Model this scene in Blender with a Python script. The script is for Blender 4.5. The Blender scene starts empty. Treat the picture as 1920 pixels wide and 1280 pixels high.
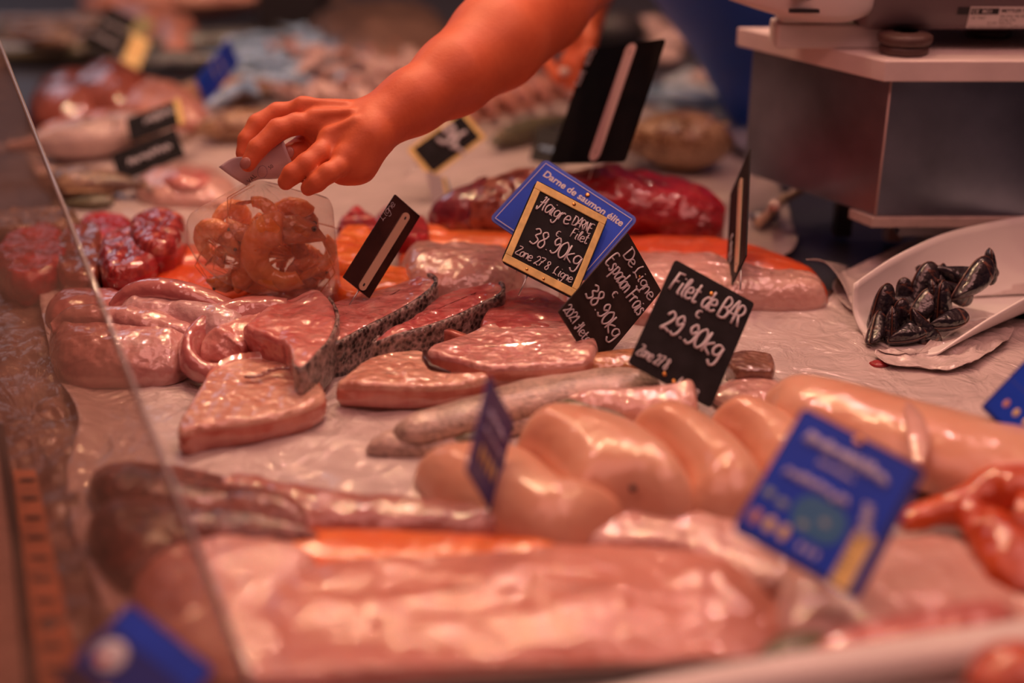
import bpy, math, random
import numpy as np
from mathutils import Vector, Matrix, noise, Euler

# ------------------------------------------------------------------ camera, world, lights, exposure
F = 2400.0                       # focal length in pixels of the 1920 wide frame (45 mm on 36 mm)
TH = math.atan(1040.0 / F)
CH = 0.505                       # camera height above the counter
CAMP = Vector((0, 0, CH))
FWD = Vector((0, math.cos(TH), -math.sin(TH)))
UPV = Vector((0, math.sin(TH), math.cos(TH)))
RGT = Vector((1, 0, 0))
COL = bpy.context.scene.collection
scene = bpy.context.scene
cd = bpy.data.cameras.new('camera'); cam = bpy.data.objects.new('camera', cd); COL.objects.link(cam)
cd.lens = 45.0; cd.sensor_width = 36.0; cd.clip_start = 0.02; cd.clip_end = 60
cam.location = CAMP; cam.rotation_euler = (math.pi / 2 - TH, 0, 0)
cd.dof.use_dof = True; cd.dof.focus_distance = 1.225; cd.dof.aperture_fstop = 1.5
scene.camera = cam
scene.view_settings.view_transform = 'Standard'
scene.view_settings.look = 'None'
scene.view_settings.exposure = 0.15
scene.view_settings.gamma = 1.0
scene.view_settings.use_curve_mapping = False

w = bpy.data.worlds.new('market_world'); scene.world = w; w.use_nodes = True
nt = w.node_tree; bg = nt.nodes['Background']
tc = nt.nodes.new('ShaderNodeTexCoord'); sep = nt.nodes.new('ShaderNodeSeparateXYZ')
cr = nt.nodes.new('ShaderNodeValToRGB'); mr = nt.nodes.new('ShaderNodeMapRange')
nt.links.new(tc.outputs['Generated'], sep.inputs[0]); nt.links.new(sep.outputs['Z'], mr.inputs['Value'])
mr.inputs['From Min'].default_value = -0.2; mr.inputs['From Max'].default_value = 1.0
nt.links.new(mr.outputs[0], cr.inputs[0]); nt.links.new(cr.outputs[0], bg.inputs['Color'])
cr.color_ramp.elements[0].color = (0.055, 0.045, 0.06, 1); cr.color_ramp.elements[0].position = 0.12
cr.color_ramp.elements[1].color = (0.86, 0.33, 0.24, 1); cr.color_ramp.elements[1].position = 0.75
e = cr.color_ramp.elements.new(0.4); e.color = (0.16, 0.10, 0.11, 1)
bg.inputs['Strength'].default_value = 0.20

def area(name, loc, tgt, size, power, colr, sy=None):
    l = bpy.data.lights.new(name, 'AREA'); o = bpy.data.objects.new(name, l); COL.objects.link(o)
    l.energy = power; l.color = colr; l.size = size
    if sy: l.shape = 'RECTANGLE'; l.size_y = sy
    o.location = loc
    o.rotation_euler = (Vector(tgt) - Vector(loc)).to_track_quat('-Z', 'Y').to_euler()
    return o
area('front_fill', (-0.45, 0.40, 1.7), (0.0, 1.25, 0), 1.1, 6, (1.0, 0.40, 0.34))  # added fill from the front left, brightens hand, cards and bag
area('front_fill', (0.8, 0.7, 1.7), (0.5, 1.5, 0), 1.0, 8, (1.0, 0.44, 0.38))  # added fill from the front right for the stand and rating label
area('daylight', (-2.2, 4.8, 1.8), (-1.2, 3.2, 0), 1.2, 5, (0.72, 0.82, 1.0))
def bulb(loc, power, colr, r=0.035):
    l = bpy.data.lights.new('stall_bulb', 'POINT'); o = bpy.data.objects.new('stall_bulb', l); COL.objects.link(o)
    l.energy = power; l.color = colr; l.shadow_soft_size = r; o.location = loc
YEL = (1.0, 0.60, 0.34); PNK = (1.0, 0.50, 0.44)
for loc, pw, cc in (((-0.40, 1.95, 1.65), 15, YEL), ((0.30, 2.1, 1.75), 17, PNK), ((0.0, 1.5, 1.55), 13, YEL), ((-0.8, 2.5, 1.9), 14, YEL),
                    ((0.25, 2.9, 2.1), 12, PNK), ((0.95, 1.4, 1.7), 7, YEL),
                    ((-0.15, 2.3, 1.8), 15, YEL), ((0.6, 1.8, 1.6), 10, PNK), ((-0.65, 1.7, 1.6), 11, PNK), ((0.1, 1.9, 1.5), 9, YEL)):
    bulb(loc, pw * .92, cc, .015)

# ------------------------------------------------------------------ pixel -> place helpers (1920 x 1280 frame)
def ray(px, py): return FWD + RGT * ((px - 960) / F) + UPV * ((640 - py) / F)
def G(px, py, z=0.0):
    d = ray(px, py); return CAMP + d * ((CH - z) / (-d.z))
def W(px, py, Z): return CAMP + ray(px, py) * Z
def VY(px, py, Y):
    d = ray(px, py); return CAMP + d * (Y / d.y)

# ------------------------------------------------------------------ object helpers
def tag(o, label=None, cat=None, group=None, kind=None):
    if label: o['label'] = label
    if cat: o['category'] = cat
    if group: o['group'] = group
    if kind: o['kind'] = kind
    return o
def thing(name, label, cat, loc, group=None, rz=0):
    o = bpy.data.objects.new(name, None); COL.objects.link(o); o.location = loc
    o.rotation_euler = (0, 0, rz); o.empty_display_size = 0.02
    return tag(o, label, cat, group)
def mesh(name, V, Fc, mats, parent=None, mi=None, smooth=True, origin=None):
    V = [Vector(v) for v in V]
    if parent is not None: org = parent_origin(parent)
    elif origin is not None: org = Vector(origin)
    else:
        n = len(V); org = Vector((sum(v.x for v in V) / n, sum(v.y for v in V) / n, min(v.z for v in V)))
    me = bpy.data.meshes.new(name)
    me.from_pydata([tuple(v - org) for v in V], [], [tuple(f) for f in Fc])
    if not isinstance(mats, (list, tuple)): mats = [mats]
    for m in mats: me.materials.append(m)
    if mi is not None: me.polygons.foreach_set('material_index', mi)
    if smooth: me.polygons.foreach_set('use_smooth', [True] * len(me.polygons))
    me.update()
    o = bpy.data.objects.new(name, me); COL.objects.link(o)
    if parent is not None: o.parent = parent
    else: o.location = org
    return o
def parent_origin(p):
    v = Vector(p.location)
    while p.parent: p = p.parent; v = v + Vector(p.location)
    return v
def dup(root, loc=None, rot=None, label=None, group=None, scale=None):
    r = root.copy(); COL.objects.link(r)
    if loc is not None: r.location = loc
    if rot is not None: r.rotation_euler = rot
    if label: r['label'] = label
    if group: r['group'] = group
    if scale is not None: r.scale = (scale,) * 3 if not hasattr(scale, '__len__') else scale
    for ch in list(root.children):
        c = ch.copy(); COL.objects.link(c); c.parent = r
        for g in list(ch.children):
            d = g.copy(); COL.objects.link(d); d.parent = c
    return r
class MB:
    def __init__(s): s.V = []; s.F = []; s.M = []
    def add(s, V, Fc, mi=0):
        b = len(s.V); s.V += [Vector(v) for v in V]; s.F += [tuple(i + b for i in f) for f in Fc]
        s.M += [mi] * len(Fc) if isinstance(mi, int) else list(mi)
    def build(s, name, mats, parent=None, smooth=True, origin=None):
        return mesh(name, s.V, s.F, mats, parent, s.M, smooth, origin)
def hexa(p):   # 8 corners: bottom 4 then top 4
    return p, [(3, 2, 1, 0), (4, 5, 6, 7), (0, 1, 5, 4), (1, 2, 6, 5), (2, 3, 7, 6), (3, 0, 4, 7)]
def boxvf(x0, x1, y0, y1, z0, z1):
    return hexa([(x0, y0, z0), (x1, y0, z0), (x1, y1, z0), (x0, y1, z0), (x0, y0, z1), (x1, y0, z1), (x1, y1, z1), (x0, y1, z1)])
def bevel(o, wd=0.002, seg=3):
    m = o.modifiers.new('bevel', 'BEVEL'); m.width = wd; m.segments = seg; m.limit_method = 'ANGLE'
    return o
def obox(c, ax, ay, az, hx, hy, hz):
    c = Vector(c); P = []
    for sz in (-1, 1):
        for sx, sy in ((-1, -1), (1, -1), (1, 1), (-1, 1)):
            P.append(c + ax * hx * sx + ay * hy * sy + az * hz * sz)
    return hexa(P)
def tube(pts, r, n=8, caps=True):
    pts = [Vector(p) for p in pts]; V = []; Fc = []
    m = len(pts); rr = r if hasattr(r, '__len__') else [r] * m
    prev = None
    for i, p in enumerate(pts):
        t = (pts[min(i + 1, m - 1)] - pts[max(i - 1, 0)])
        if t.length < 1e-9: t = Vector((0, 0, 1))
        t.normalize()
        a = prev if prev is not None else (Vector((0, 0, 1)) if abs(t.z) < .9 else Vector((1, 0, 0)))
        a = (a - t * a.dot(t)); 
        if a.length < 1e-6: a = t.orthogonal()
        a.normalize(); prev = a; b = t.cross(a)
        for k in range(n):
            an = 2 * math.pi * k / n; V.append(p + (a * math.cos(an) + b * math.sin(an)) * rr[i])
    for i in range(m - 1):
        for k in range(n):
            Fc.append((i * n + k, i * n + (k + 1) % n, (i + 1) * n + (k + 1) % n, (i + 1) * n + k))
    if caps: Fc.append(tuple(range(n))[::-1]); Fc.append(tuple((m - 1) * n + k for k in range(n)))
    return V, Fc
def ellipsoid(c, ax, ay, az, n=16, m=10):
    c = Vector(c); V = []; Fc = []
    for j in range(m + 1):
        ph = -math.pi / 2 + math.pi * j / m
        for i in range(n):
            a = 2 * math.pi * i / n
            V.append(c + ax * math.cos(ph) * math.cos(a) + ay * math.cos(ph) * math.sin(a) + az * math.sin(ph))
    for j in range(m):
        for i in range(n): Fc.append((j * n + i, j * n + (i + 1) % n, (j + 1) * n + (i + 1) % n, (j + 1) * n + i))
    return V, Fc
def catmull(P, n, closed=False):
    P = [np.array(p, float) for p in P]; m = len(P); out = []
    segs = m if closed else m - 1
    for q in range(n):
        u = q / n * segs if closed else q / (n - 1) * segs
        i = min(int(u), segs - 1); t = u - i
        if closed: a, b, c, d = P[(i - 1) % m], P[i % m], P[(i + 1) % m], P[(i + 2) % m]
        else: a, b, c, d = P[max(i - 1, 0)], P[i], P[min(i + 1, m - 1)], P[min(i + 2, m - 1)]
        out.append(0.5 * ((2 * b) + (c - a) * t + (2 * a - 5 * b + 4 * c - d) * t * t + (3 * b - a - 3 * c + d) * t ** 3))
    return out
def nz(v, s, seed=0.0): return noise.noise(Vector((v[0] * s + seed, v[1] * s - seed * 1.7, v[2] * s + seed * 0.3)))
def fbm(v, s, seed=0.0): return nz(v, s, seed) + 0.5 * nz(v, s * 2.1, seed + 3) + 0.25 * nz(v, s * 4.3, seed + 7)

# ------------------------------------------------------------------ shape builders
def slab_geo(outline, th, zt, prof='steak', spine=None, n=96, rings=12, rr=0.006, amp=0.0012, nsc=40, seed=0, bulge=0.0, p=2.4, q=0.5, und=0.0, tilt=None):
    """outline in frame pixels at height zt; returns verts, faces, kinds (0 top, 1 side/bottom), edge loop"""
    zref = zt if prof == 'steak' else zt - th * 0.55
    pts = []
    for o in outline: 
        z = zref + (o[2] if len(o) > 2 else 0); v = G(o[0], o[1], z); pts.append((v.x, v.y, (o[2] if len(o) > 2 else 0)))
    if tilt:
        ya, yb, dz = G(960, tilt[0], zt).y, G(960, tilt[1], zt).y, tilt[2]
        def toff(y):
            t = min(1, max(0, (y - ya) / (yb - ya))); return dz * t * t * (3 - 2 * t)
    O = catmull(pts, n, True)
    if tilt:
        for _ in range(1):
            O = [np.array((o[0], o[1], toff(o[1]))) for o in O]
    if spine: S = [G(a[0], a[1], zref) for a in spine]; S = [np.array((a.x, a.y)) for a in S]
    else: S = [np.mean([o[:2] for o in O], axis=0)]
    offm = float(np.mean([o[2] for o in O]))
    def near(pnt):
        if len(S) == 1: return S[0]
        best = None; bd = 1e9
        for a, b in zip(S[:-1], S[1:]):
            d = b - a; t = min(1, max(0, np.dot(pnt - a, d) / np.dot(d, d))); c = a + d * t; dd = np.sum((pnt - c) ** 2)
            if dd < bd: bd = dd; best = c
        return best
    C = [near(o[:2]) for o in O]
    zb = zt - th
    V = []; Fc = []; K = []
    rad = [0.02 + 0.98 * (j / rings) ** 0.85 for j in range(rings + 1)]
    for j, r in enumerate(rad):
        for i, o in enumerate(O):
            xy = C[i] + (o[:2] - C[i]) * r
            off = toff(xy[1]) if tilt else o[2] * r + offm * (1 - r)
            if prof == 'steak':
                d = np.linalg.norm(o[:2] - C[i]) * (1 - r)
                dz = 0 if d > rr else (rr - math.sqrt(max(0, rr * rr - (rr - d) ** 2)))
                z = zt + off - dz
            else:
                z = zb + off + th * (max(0.0, 1 - r ** p)) ** q
            f = min(1.0, (1 - r) * 6 + 0.25)
            a = amp * fbm((xy[0], xy[1], 0.1), nsc, seed) * f + und * nz((xy[0], xy[1], 0.5), 14, seed + 5)
            V.append((xy[0], xy[1], z + a))
    def ringfaces(a, b, k):
        for i in range(n):
            Fc.append((a * n + i, a * n + (i + 1) % n, b * n + (i + 1) % n, b * n + i)); K.append(k)
    for j in range(rings): ringfaces(j, j + 1, 0)
    Fc.append(tuple(range(n))[::-1]); K.append(0)
    last = rings
    levels = 6 if prof == 'steak' else 1
    for l in range(1, levels + 1):
        t = l / levels
        for i, o in enumerate(O):
            xy = np.array(o[:2]); c = C[i]; dr = xy - c; dr = dr / max(1e-6, np.linalg.norm(dr))
            bl = bulge * math.sin(math.pi * t) if prof == 'steak' else -0.003 * t
            xy = xy + dr * (bl - (0.002 * t if prof == 'steak' else 0)) + dr * amp * 0.8 * nz((o[0], o[1], t), 60, seed)
            zz = (zt - rr * 1.0 + o[2]) * (1 - t) + zb * t if prof == 'steak' else zb + o[2] * 0 - 0.001
            V.append((xy[0], xy[1], zz))
        ringfaces(last, last + 1, 1); last += 1
    Fc.append(tuple(last * n + i for i in range(n))); K.append(1)
    # orientation of the outline
    ar = sum(O[i][0] * O[(i + 1) % n][1] - O[(i + 1) % n][0] * O[i][1] for i in range(n))
    if ar > 0: pass
    Fc = [tuple(f) if ar > 0 else tuple(f[::-1]) for f in Fc]
    Fc = [f[::-1] for f in Fc]
    return V, Fc, K, O, C
def slab(name, label, cat, outline, th, zt, mats, group=None, parent=None, skin=None, skinmat=None, **kw):
    V, Fc, K, O, C = slab_geo(outline, th, zt, **kw)
    if not isinstance(mats, (list, tuple)): mats = [mats, mats]
    if skin is None:
        o = mesh(name, V, Fc, mats, parent, K)
        if parent is None: tag(o, label, cat, group)
        return o
    n = len(V); org = Vector((sum(v[0] for v in V) / n, sum(v[1] for v in V) / n, min(v[2] for v in V)))
    root = parent or thing(name, label, cat, org, group)
    mesh('flesh', V, Fc, mats, root, K)
    N = len(O); i0 = int(skin[0] * N); i1 = int(skin[1] * N)
    SV = []; SF = []; cols = 6; cnt = 0
    for i in range(i0, i1 + 1):
        o = O[i % N]; c = C[i % N]; d = np.array(o[:2]) - c; d = d / max(1e-6, np.linalg.norm(d))
        for l in range(cols + 1):
            t = l / cols
            off = 0.0018 + kw.get('bulge', 0) * math.sin(math.pi * t) + 0.0006 * nz((o[0], o[1], t * .05), 90)
            xy = np.array(o[:2]) + d * off
            SV.append((xy[0], xy[1], (zt + o[2] + 0.0006) * (1 - t) + (zt - th + 0.001) * t))
        for l in range(cols, -1, -1):
            v = SV[cnt * 2 * (cols + 1) + l]; SV.append((v[0] - d[0] * 0.0035, v[1] - d[1] * 0.0035, v[2]))
        cnt += 1
    R = 2 * (cols + 1)
    for a in range(cnt - 1):
        for l in range(R): SF.append((a * R + l, a * R + (l + 1) % R, (a + 1) * R + (l + 1) % R, (a + 1) * R + l))
    SF.append(tuple(range(R))); SF.append(tuple((cnt - 1) * R + l for l in range(R))[::-1])
    mesh('skin', SV, SF, skinmat, root)
    return root
def loft_geo(st, na=40, nr=20, amp=0.0015, nsc=40, seed=0, flat=0.55, world=False, pw=2.0, fold=0.0):
    """stations (px,py,z,halfwidth,height): D-shaped body lying at height z"""
    P = []
    for s in st:
        v = Vector(s[:3]) if world else G(s[0], s[1], s[2]); P.append((v.x, v.y, v.z, s[3], s[4]))
    C = catmull(P, na); V = []; Fc = []
    for i, c in enumerate(C):
        a = C[max(0, i - 1)]; b = C[min(na - 1, i + 1)]
        t = Vector((b[0] - a[0], b[1] - a[1], 0)); t.normalize(); s = Vector((t.y, -t.x, 0))
        for k in range(nr):
            an = 2 * math.pi * k / nr; ca, sa = math.cos(an), math.sin(an)
            ca = math.copysign(abs(ca) ** (2 / pw), ca); sa2 = math.copysign(abs(sa) ** (2 / pw), sa)
            hh = c[4] if sa > 0 else c[4] * flat
            p = Vector((c[0], c[1], c[2])) + s * ca * max(c[3], .0005) + Vector((0, 0, sa2 * max(hh, .0003)))
            d = amp * fbm(p, nsc, seed) + fold * math.sin(an * 3 + i * .2)
            p += (s * ca + Vector((0, 0, sa))) * d
            V.append(p)
    for i in range(na - 1):
        for k in range(nr): Fc.append((i * nr + k, (i + 1) * nr + k, (i + 1) * nr + (k + 1) % nr, i * nr + (k + 1) % nr))
    Fc.append(tuple(range(nr))); Fc.append(tuple((na - 1) * nr + k for k in range(nr))[::-1])
    return V, Fc
def loft(name, label, cat, st, mat, group=None, parent=None, **kw):
    V, Fc = loft_geo(st, **kw)
    o = mesh(name, V, Fc, mat, parent)
    if parent is None: tag(o, label, cat, group)
    return o
def ribbon_geo(st, thick=0.004, na=40, nw=6, seed=0, amp=0.0008):
    """standing strip: stations (px,py,zbase,height,lean)"""
    P = []
    for s in st: v = G(s[0], s[1], s[2]); P.append((v.x, v.y, v.z, s[3], s[4] if len(s) > 4 else 0))
    C = catmull(P, na); V = []; Fc = []; R = 2 * (nw + 1)
    for i, c in enumerate(C):
        a = C[max(0, i - 1)]; b = C[min(na - 1, i + 1)]; t = Vector((b[0] - a[0], b[1] - a[1], 0)); t.normalize(); s = Vector((t.y, -t.x, 0))
        base = Vector(c[:3]); sec = []
        for l in range(nw + 1):
            f = l / nw; sec.append((base + Vector((0, 0, c[3] * f)) + s * (c[4] * f * f), 1))
        for p, _ in sec: V.append(p + s * thick / 2 + s * amp * nz(p, 50, seed))
        for p, _ in reversed(sec): V.append(p - s * thick / 2 + s * amp * nz(p, 50, seed))
    for i in range(na - 1):
        for l in range(R): Fc.append((i * R + l, i * R + (l + 1) % R, (i + 1) * R + (l + 1) % R, (i + 1) * R + l))
    Fc.append(tuple(range(R))[::-1]); Fc.append(tuple((na - 1) * R + l for l in range(R)))
    return V, Fc

# smooth-union surface from tapered capsules / ellipsoids (surface nets)
def sdf_mesh(prims, vox, k=0.008):
    lo = np.min([np.minimum(np.array(p[1]) - p[3], np.array(p[2]) - p[4]) for p in prims], axis=0) - 4 * vox - k
    hi = np.max([np.maximum(np.array(p[1]) + p[3], np.array(p[2]) + p[4]) for p in prims], axis=0) + 4 * vox + k
    N = np.ceil((hi - lo) / vox).astype(int) + 1
    D = np.full(tuple(N), 0.2, np.float32)
    for p in prims:
        a = np.array(p[1], float); b = np.array(p[2], float); ra, rb = p[3], p[4]; kk = p[5] if len(p) > 5 else k
        R = max(ra, rb) + 3 * kk + 4 * vox
        l0 = np.maximum(0, np.floor((np.minimum(a, b) - R - lo) / vox).astype(int)); l1 = np.minimum(N, np.ceil((np.maximum(a, b) + R - lo) / vox).astype(int) + 1)
        xs = [lo[i] + vox * np.arange(l0[i], l1[i]) for i in range(3)]
        X, Y, Zg = np.meshgrid(*xs, indexing='ij')
        d = b - a; L = max(1e-12, d.dot(d))
        t = np.clip(((X - a[0]) * d[0] + (Y - a[1]) * d[1] + (Zg - a[2]) * d[2]) / L, 0, 1)
        dist = np.sqrt((X - a[0] - d[0] * t) ** 2 + (Y - a[1] - d[1] * t) ** 2 + (Zg - a[2] - d[2] * t) ** 2) - (ra + (rb - ra) * t)
        sl = (slice(l0[0], l1[0]), slice(l0[1], l1[1]), slice(l0[2], l1[2])); cur = D[sl]
        if p[0] == 'sub':
            D[sl] = np.maximum(cur, -dist.astype(np.float32)); continue
        h = np.clip(0.5 + 0.5 * (cur - dist) / kk, 0, 1)
        D[sl] = (cur * (1 - h) + dist * h - kk * h * (1 - h)).astype(np.float32)
    nx, ny, nzc = D.shape
    ins = D < 0
    cnt = np.zeros((nx - 1, ny - 1, nzc - 1), np.int8)
    for dx in (0, 1):
        for dy in (0, 1):
            for dz in (0, 1): cnt += ins[dx:nx - 1 + dx, dy:ny - 1 + dy, dz:nzc - 1 + dz]
    act = (cnt > 0) & (cnt < 8)
    idx = np.argwhere(act); ids = np.full(act.shape, -1, np.int64); ids[act] = np.arange(len(idx))
    acc = np.zeros((len(idx), 3)); num = np.zeros(len(idx))
    cs = [(0, 0, 0), (1, 0, 0), (0, 1, 0), (1, 1, 0), (0, 0, 1), (1, 0, 1), (0, 1, 1), (1, 1, 1)]
    val = [D[idx[:, 0] + c[0], idx[:, 1] + c[1], idx[:, 2] + c[2]].astype(float) for c in cs]
    for i in range(8):
        for j in range(i + 1, 8):
            if sum(abs(cs[i][q] - cs[j][q]) for q in range(3)) != 1: continue
            m = (val[i] < 0) != (val[j] < 0); t = np.where(m, val[i] / np.where(m, val[i] - val[j], 1), 0)
            pt = np.array(cs[i])[None] * (1 - t)[:, None] + np.array(cs[j])[None] * t[:, None]
            acc += pt * m[:, None]; num += m
    V = lo + vox * (idx + acc / num[:, None])
    Q = []
    for ax in range(3):
        s0 = [slice(None)] * 3; s1 = [slice(None)] * 3; s0[ax] = slice(0, -1); s1[ax] = slice(1, None)
        A = ins[tuple(s0)]; B = ins[tuple(s1)]; ch = np.argwhere(A != B); o1, o2 = [q for q in range(3) if q != ax]
        ch = ch[(ch[:, o1] > 0) & (ch[:, o2] > 0) & (ch[:, o1] < act.shape[o1]) & (ch[:, o2] < act.shape[o2])]
        fl = A[ch[:, 0], ch[:, 1], ch[:, 2]]
        def gid(a, b):
            c = ch.copy(); c[:, o1] -= a; c[:, o2] -= b; return ids[c[:, 0], c[:, 1], c[:, 2]]
        q = np.stack([gid(1, 1), gid(0, 1), gid(0, 0), gid(1, 0)], 1)
        flip = fl if ax != 1 else ~fl
        q[~flip] = q[~flip][:, ::-1]
        Q.append(q)
    Q = np.concatenate(Q); Q = Q[(Q >= 0).all(1)]
    return [tuple(v) for v in V], [tuple(int(x) for x in q) for q in Q]

# ------------------------------------------------------------------ materials
def lin(c):
    return tuple((x / 12.92 if x <= 0.04045 else ((x + 0.055) / 1.055) ** 2.4) for x in [v / 255 for v in c])
MC = {}
def mat_base(name):
    m = bpy.data.materials.new(name); m.use_nodes = True
    return m, m.node_tree, m.node_tree.nodes['Principled BSDF']
def node(nt, t, **kw):
    n = nt.nodes.new(t)
    for k, v in kw.items(): setattr(n, k, v)
    return n
def plain(name, c, rough=0.5, metal=0.0, coat=0.0, bump=0.0, bs=200, spec=0.5, var=0.0, vs=20):
    if name in MC: return MC[name]
    m, nt, b = mat_base(name); b.inputs['Base Color'].default_value = (*c, 1); b.inputs['Roughness'].default_value = rough
    b.inputs['Metallic'].default_value = metal; b.inputs['Coat Weight'].default_value = coat; b.inputs['Coat Roughness'].default_value = 0.12
    b.inputs['Specular IOR Level'].default_value = spec
    t = node(nt, 'ShaderNodeTexCoord')
    if bump:
        n = node(nt, 'ShaderNodeTexNoise'); n.inputs['Scale'].default_value = bs; n.inputs['Detail'].default_value = 4
        nt.links.new(t.outputs['Object'], n.inputs['Vector'])
        bp = node(nt, 'ShaderNodeBump'); bp.inputs['Strength'].default_value = bump; bp.inputs['Distance'].default_value = 0.001
        nt.links.new(n.outputs['Fac'], bp.inputs['Height']); nt.links.new(bp.outputs[0], b.inputs['Normal'])
        if coat: nt.links.new(bp.outputs[0], b.inputs['Coat Normal'])
    if var:
        n = node(nt, 'ShaderNodeTexNoise'); n.inputs['Scale'].default_value = vs; n.inputs['Detail'].default_value = 6
        nt.links.new(t.outputs['Object'], n.inputs['Vector'])
        r = node(nt, 'ShaderNodeValToRGB'); r.color_ramp.elements[0].color = (*[x * (1 - var) for x in c], 1); r.color_ramp.elements[1].color = (*[min(1, x * (1 + var)) for x in c], 1)
        r.color_ramp.elements[0].position = .3; r.color_ramp.elements[1].position = .7
        nt.links.new(n.outputs['Fac'], r.inputs[0]); nt.links.new(r.outputs[0], b.inputs['Base Color'])
    MC[name] = m; return m
def flesh(name, c1, c2, c3=None, scale=18, stretch=(1, 1, 1), rot=0, rings=None, rough=0.33, bump=0.7, bs=150, sss=0.12, coat=1.0, c3pos=0.72, fibre=0.35, crough=0.09):
    if name in MC: return MC[name]
    m, nt, b = mat_base(name); L = nt.links.new
    tcn = node(nt, 'ShaderNodeTexCoord'); mp = node(nt, 'ShaderNodeMapping'); mp.inputs['Scale'].default_value = stretch; mp.inputs['Rotation'].default_value = (0, 0, rot)
    L(tcn.outputs['Object'], mp.inputs['Vector'])
    n1 = node(nt, 'ShaderNodeTexNoise'); n1.inputs['Scale'].default_value = scale; n1.inputs['Detail'].default_value = 5; n1.inputs['Roughness'].default_value = .6; n1.inputs['Distortion'].default_value = .6
    L(mp.outputs[0], n1.inputs['Vector'])
    cr = node(nt, 'ShaderNodeValToRGB'); e = cr.color_ramp.elements
    e[0].position = .32; e[0].color = (*c1, 1); e[1].position = .62; e[1].color = (*c2, 1)
    if c3: q = e.new(c3pos); q.color = (*c3, 1)
    if rings:
        wv = node(nt, 'ShaderNodeTexWave'); wv.wave_type = 'RINGS'; wv.rings_direction = 'Z'; wv.inputs['Scale'].default_value = rings
        mp2 = node(nt, 'ShaderNodeMapping'); mp2.inputs['Location'].default_value = (0.03, 0.02, 0); mp2.inputs['Scale'].default_value = (1, .6, 1)
        L(tcn.outputs['Object'], mp2.inputs['Vector']); L(mp2.outputs[0], wv.inputs['Vector'])
        wv.inputs['Distortion'].default_value = 9; wv.inputs['Detail Scale'].default_value = 1.6; wv.inputs['Detail'].default_value = 3; wv.inputs['Detail Roughness'].default_value = .6
    else:
        wv = node(nt, 'ShaderNodeTexNoise'); mp2 = node(nt, 'ShaderNodeMapping'); mp2.inputs['Scale'].default_value = (stretch[0] * .5, stretch[1] * 1.6, stretch[2]); mp2.inputs['Rotation'].default_value = (0, 0, rot + .3)
        L(tcn.outputs['Object'], mp2.inputs['Vector']); L(mp2.outputs[0], wv.inputs['Vector'])
        wv.inputs['Scale'].default_value = 80; wv.inputs['Detail'].default_value = 1.5; wv.inputs['Distortion'].default_value = .8
    mx = node(nt, 'ShaderNodeMath', operation='MULTIPLY_ADD'); L(wv.outputs['Fac'], mx.inputs[0]); mx.inputs[1].default_value = fibre * .5
    L(n1.outputs['Fac'], mx.inputs[2])
    sb = node(nt, 'ShaderNodeMath', operation='SUBTRACT'); L(mx.outputs[0], sb.inputs[0]); sb.inputs[1].default_value = fibre * .25
    L(sb.outputs[0], cr.inputs[0]); L(cr.outputs[0], b.inputs['Base Color'])
    n2 = node(nt, 'ShaderNodeTexNoise'); n2.inputs['Scale'].default_value = bs * .62; n2.inputs['Detail'].default_value = 1.0
    L(tcn.outputs['Object'], n2.inputs['Vector'])
    ad = node(nt, 'ShaderNodeMath', operation='MULTIPLY_ADD'); L(wv.outputs['Fac'], ad.inputs[0]); ad.inputs[1].default_value = fibre * .45; L(n2.outputs['Fac'], ad.inputs[2])
    n3 = node(nt, 'ShaderNodeTexNoise'); n3.inputs['Scale'].default_value = bs * 3.2; n3.inputs['Detail'].default_value = 1; L(tcn.outputs['Object'], n3.inputs['Vector'])
    ad2 = node(nt, 'ShaderNodeMath', operation='MULTIPLY_ADD'); L(n3.outputs['Fac'], ad2.inputs[0]); ad2.inputs[1].default_value = .07; L(ad.outputs[0], ad2.inputs[2])
    bp = node(nt, 'ShaderNodeBump'); bp.inputs['Strength'].default_value = bump; bp.inputs['Distance'].default_value = 0.0040
    L(ad2.outputs[0], bp.inputs['Height']); L(bp.outputs[0], b.inputs['Normal']); L(bp.outputs[0], b.inputs['Coat Normal'])
    b.inputs['Roughness'].default_value = rough; b.inputs['Coat Weight'].default_value = coat; b.inputs['Coat Roughness'].default_value = crough; b.inputs['Coat IOR'].default_value = 1.9
    if sss:
        b.inputs['Subsurface Weight'].default_value = sss * .6; b.inputs['Subsurface Radius'].default_value = (1, .35, .2); b.inputs['Subsurface Scale'].default_value = 0.008
    MC[name] = m; return m
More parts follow.
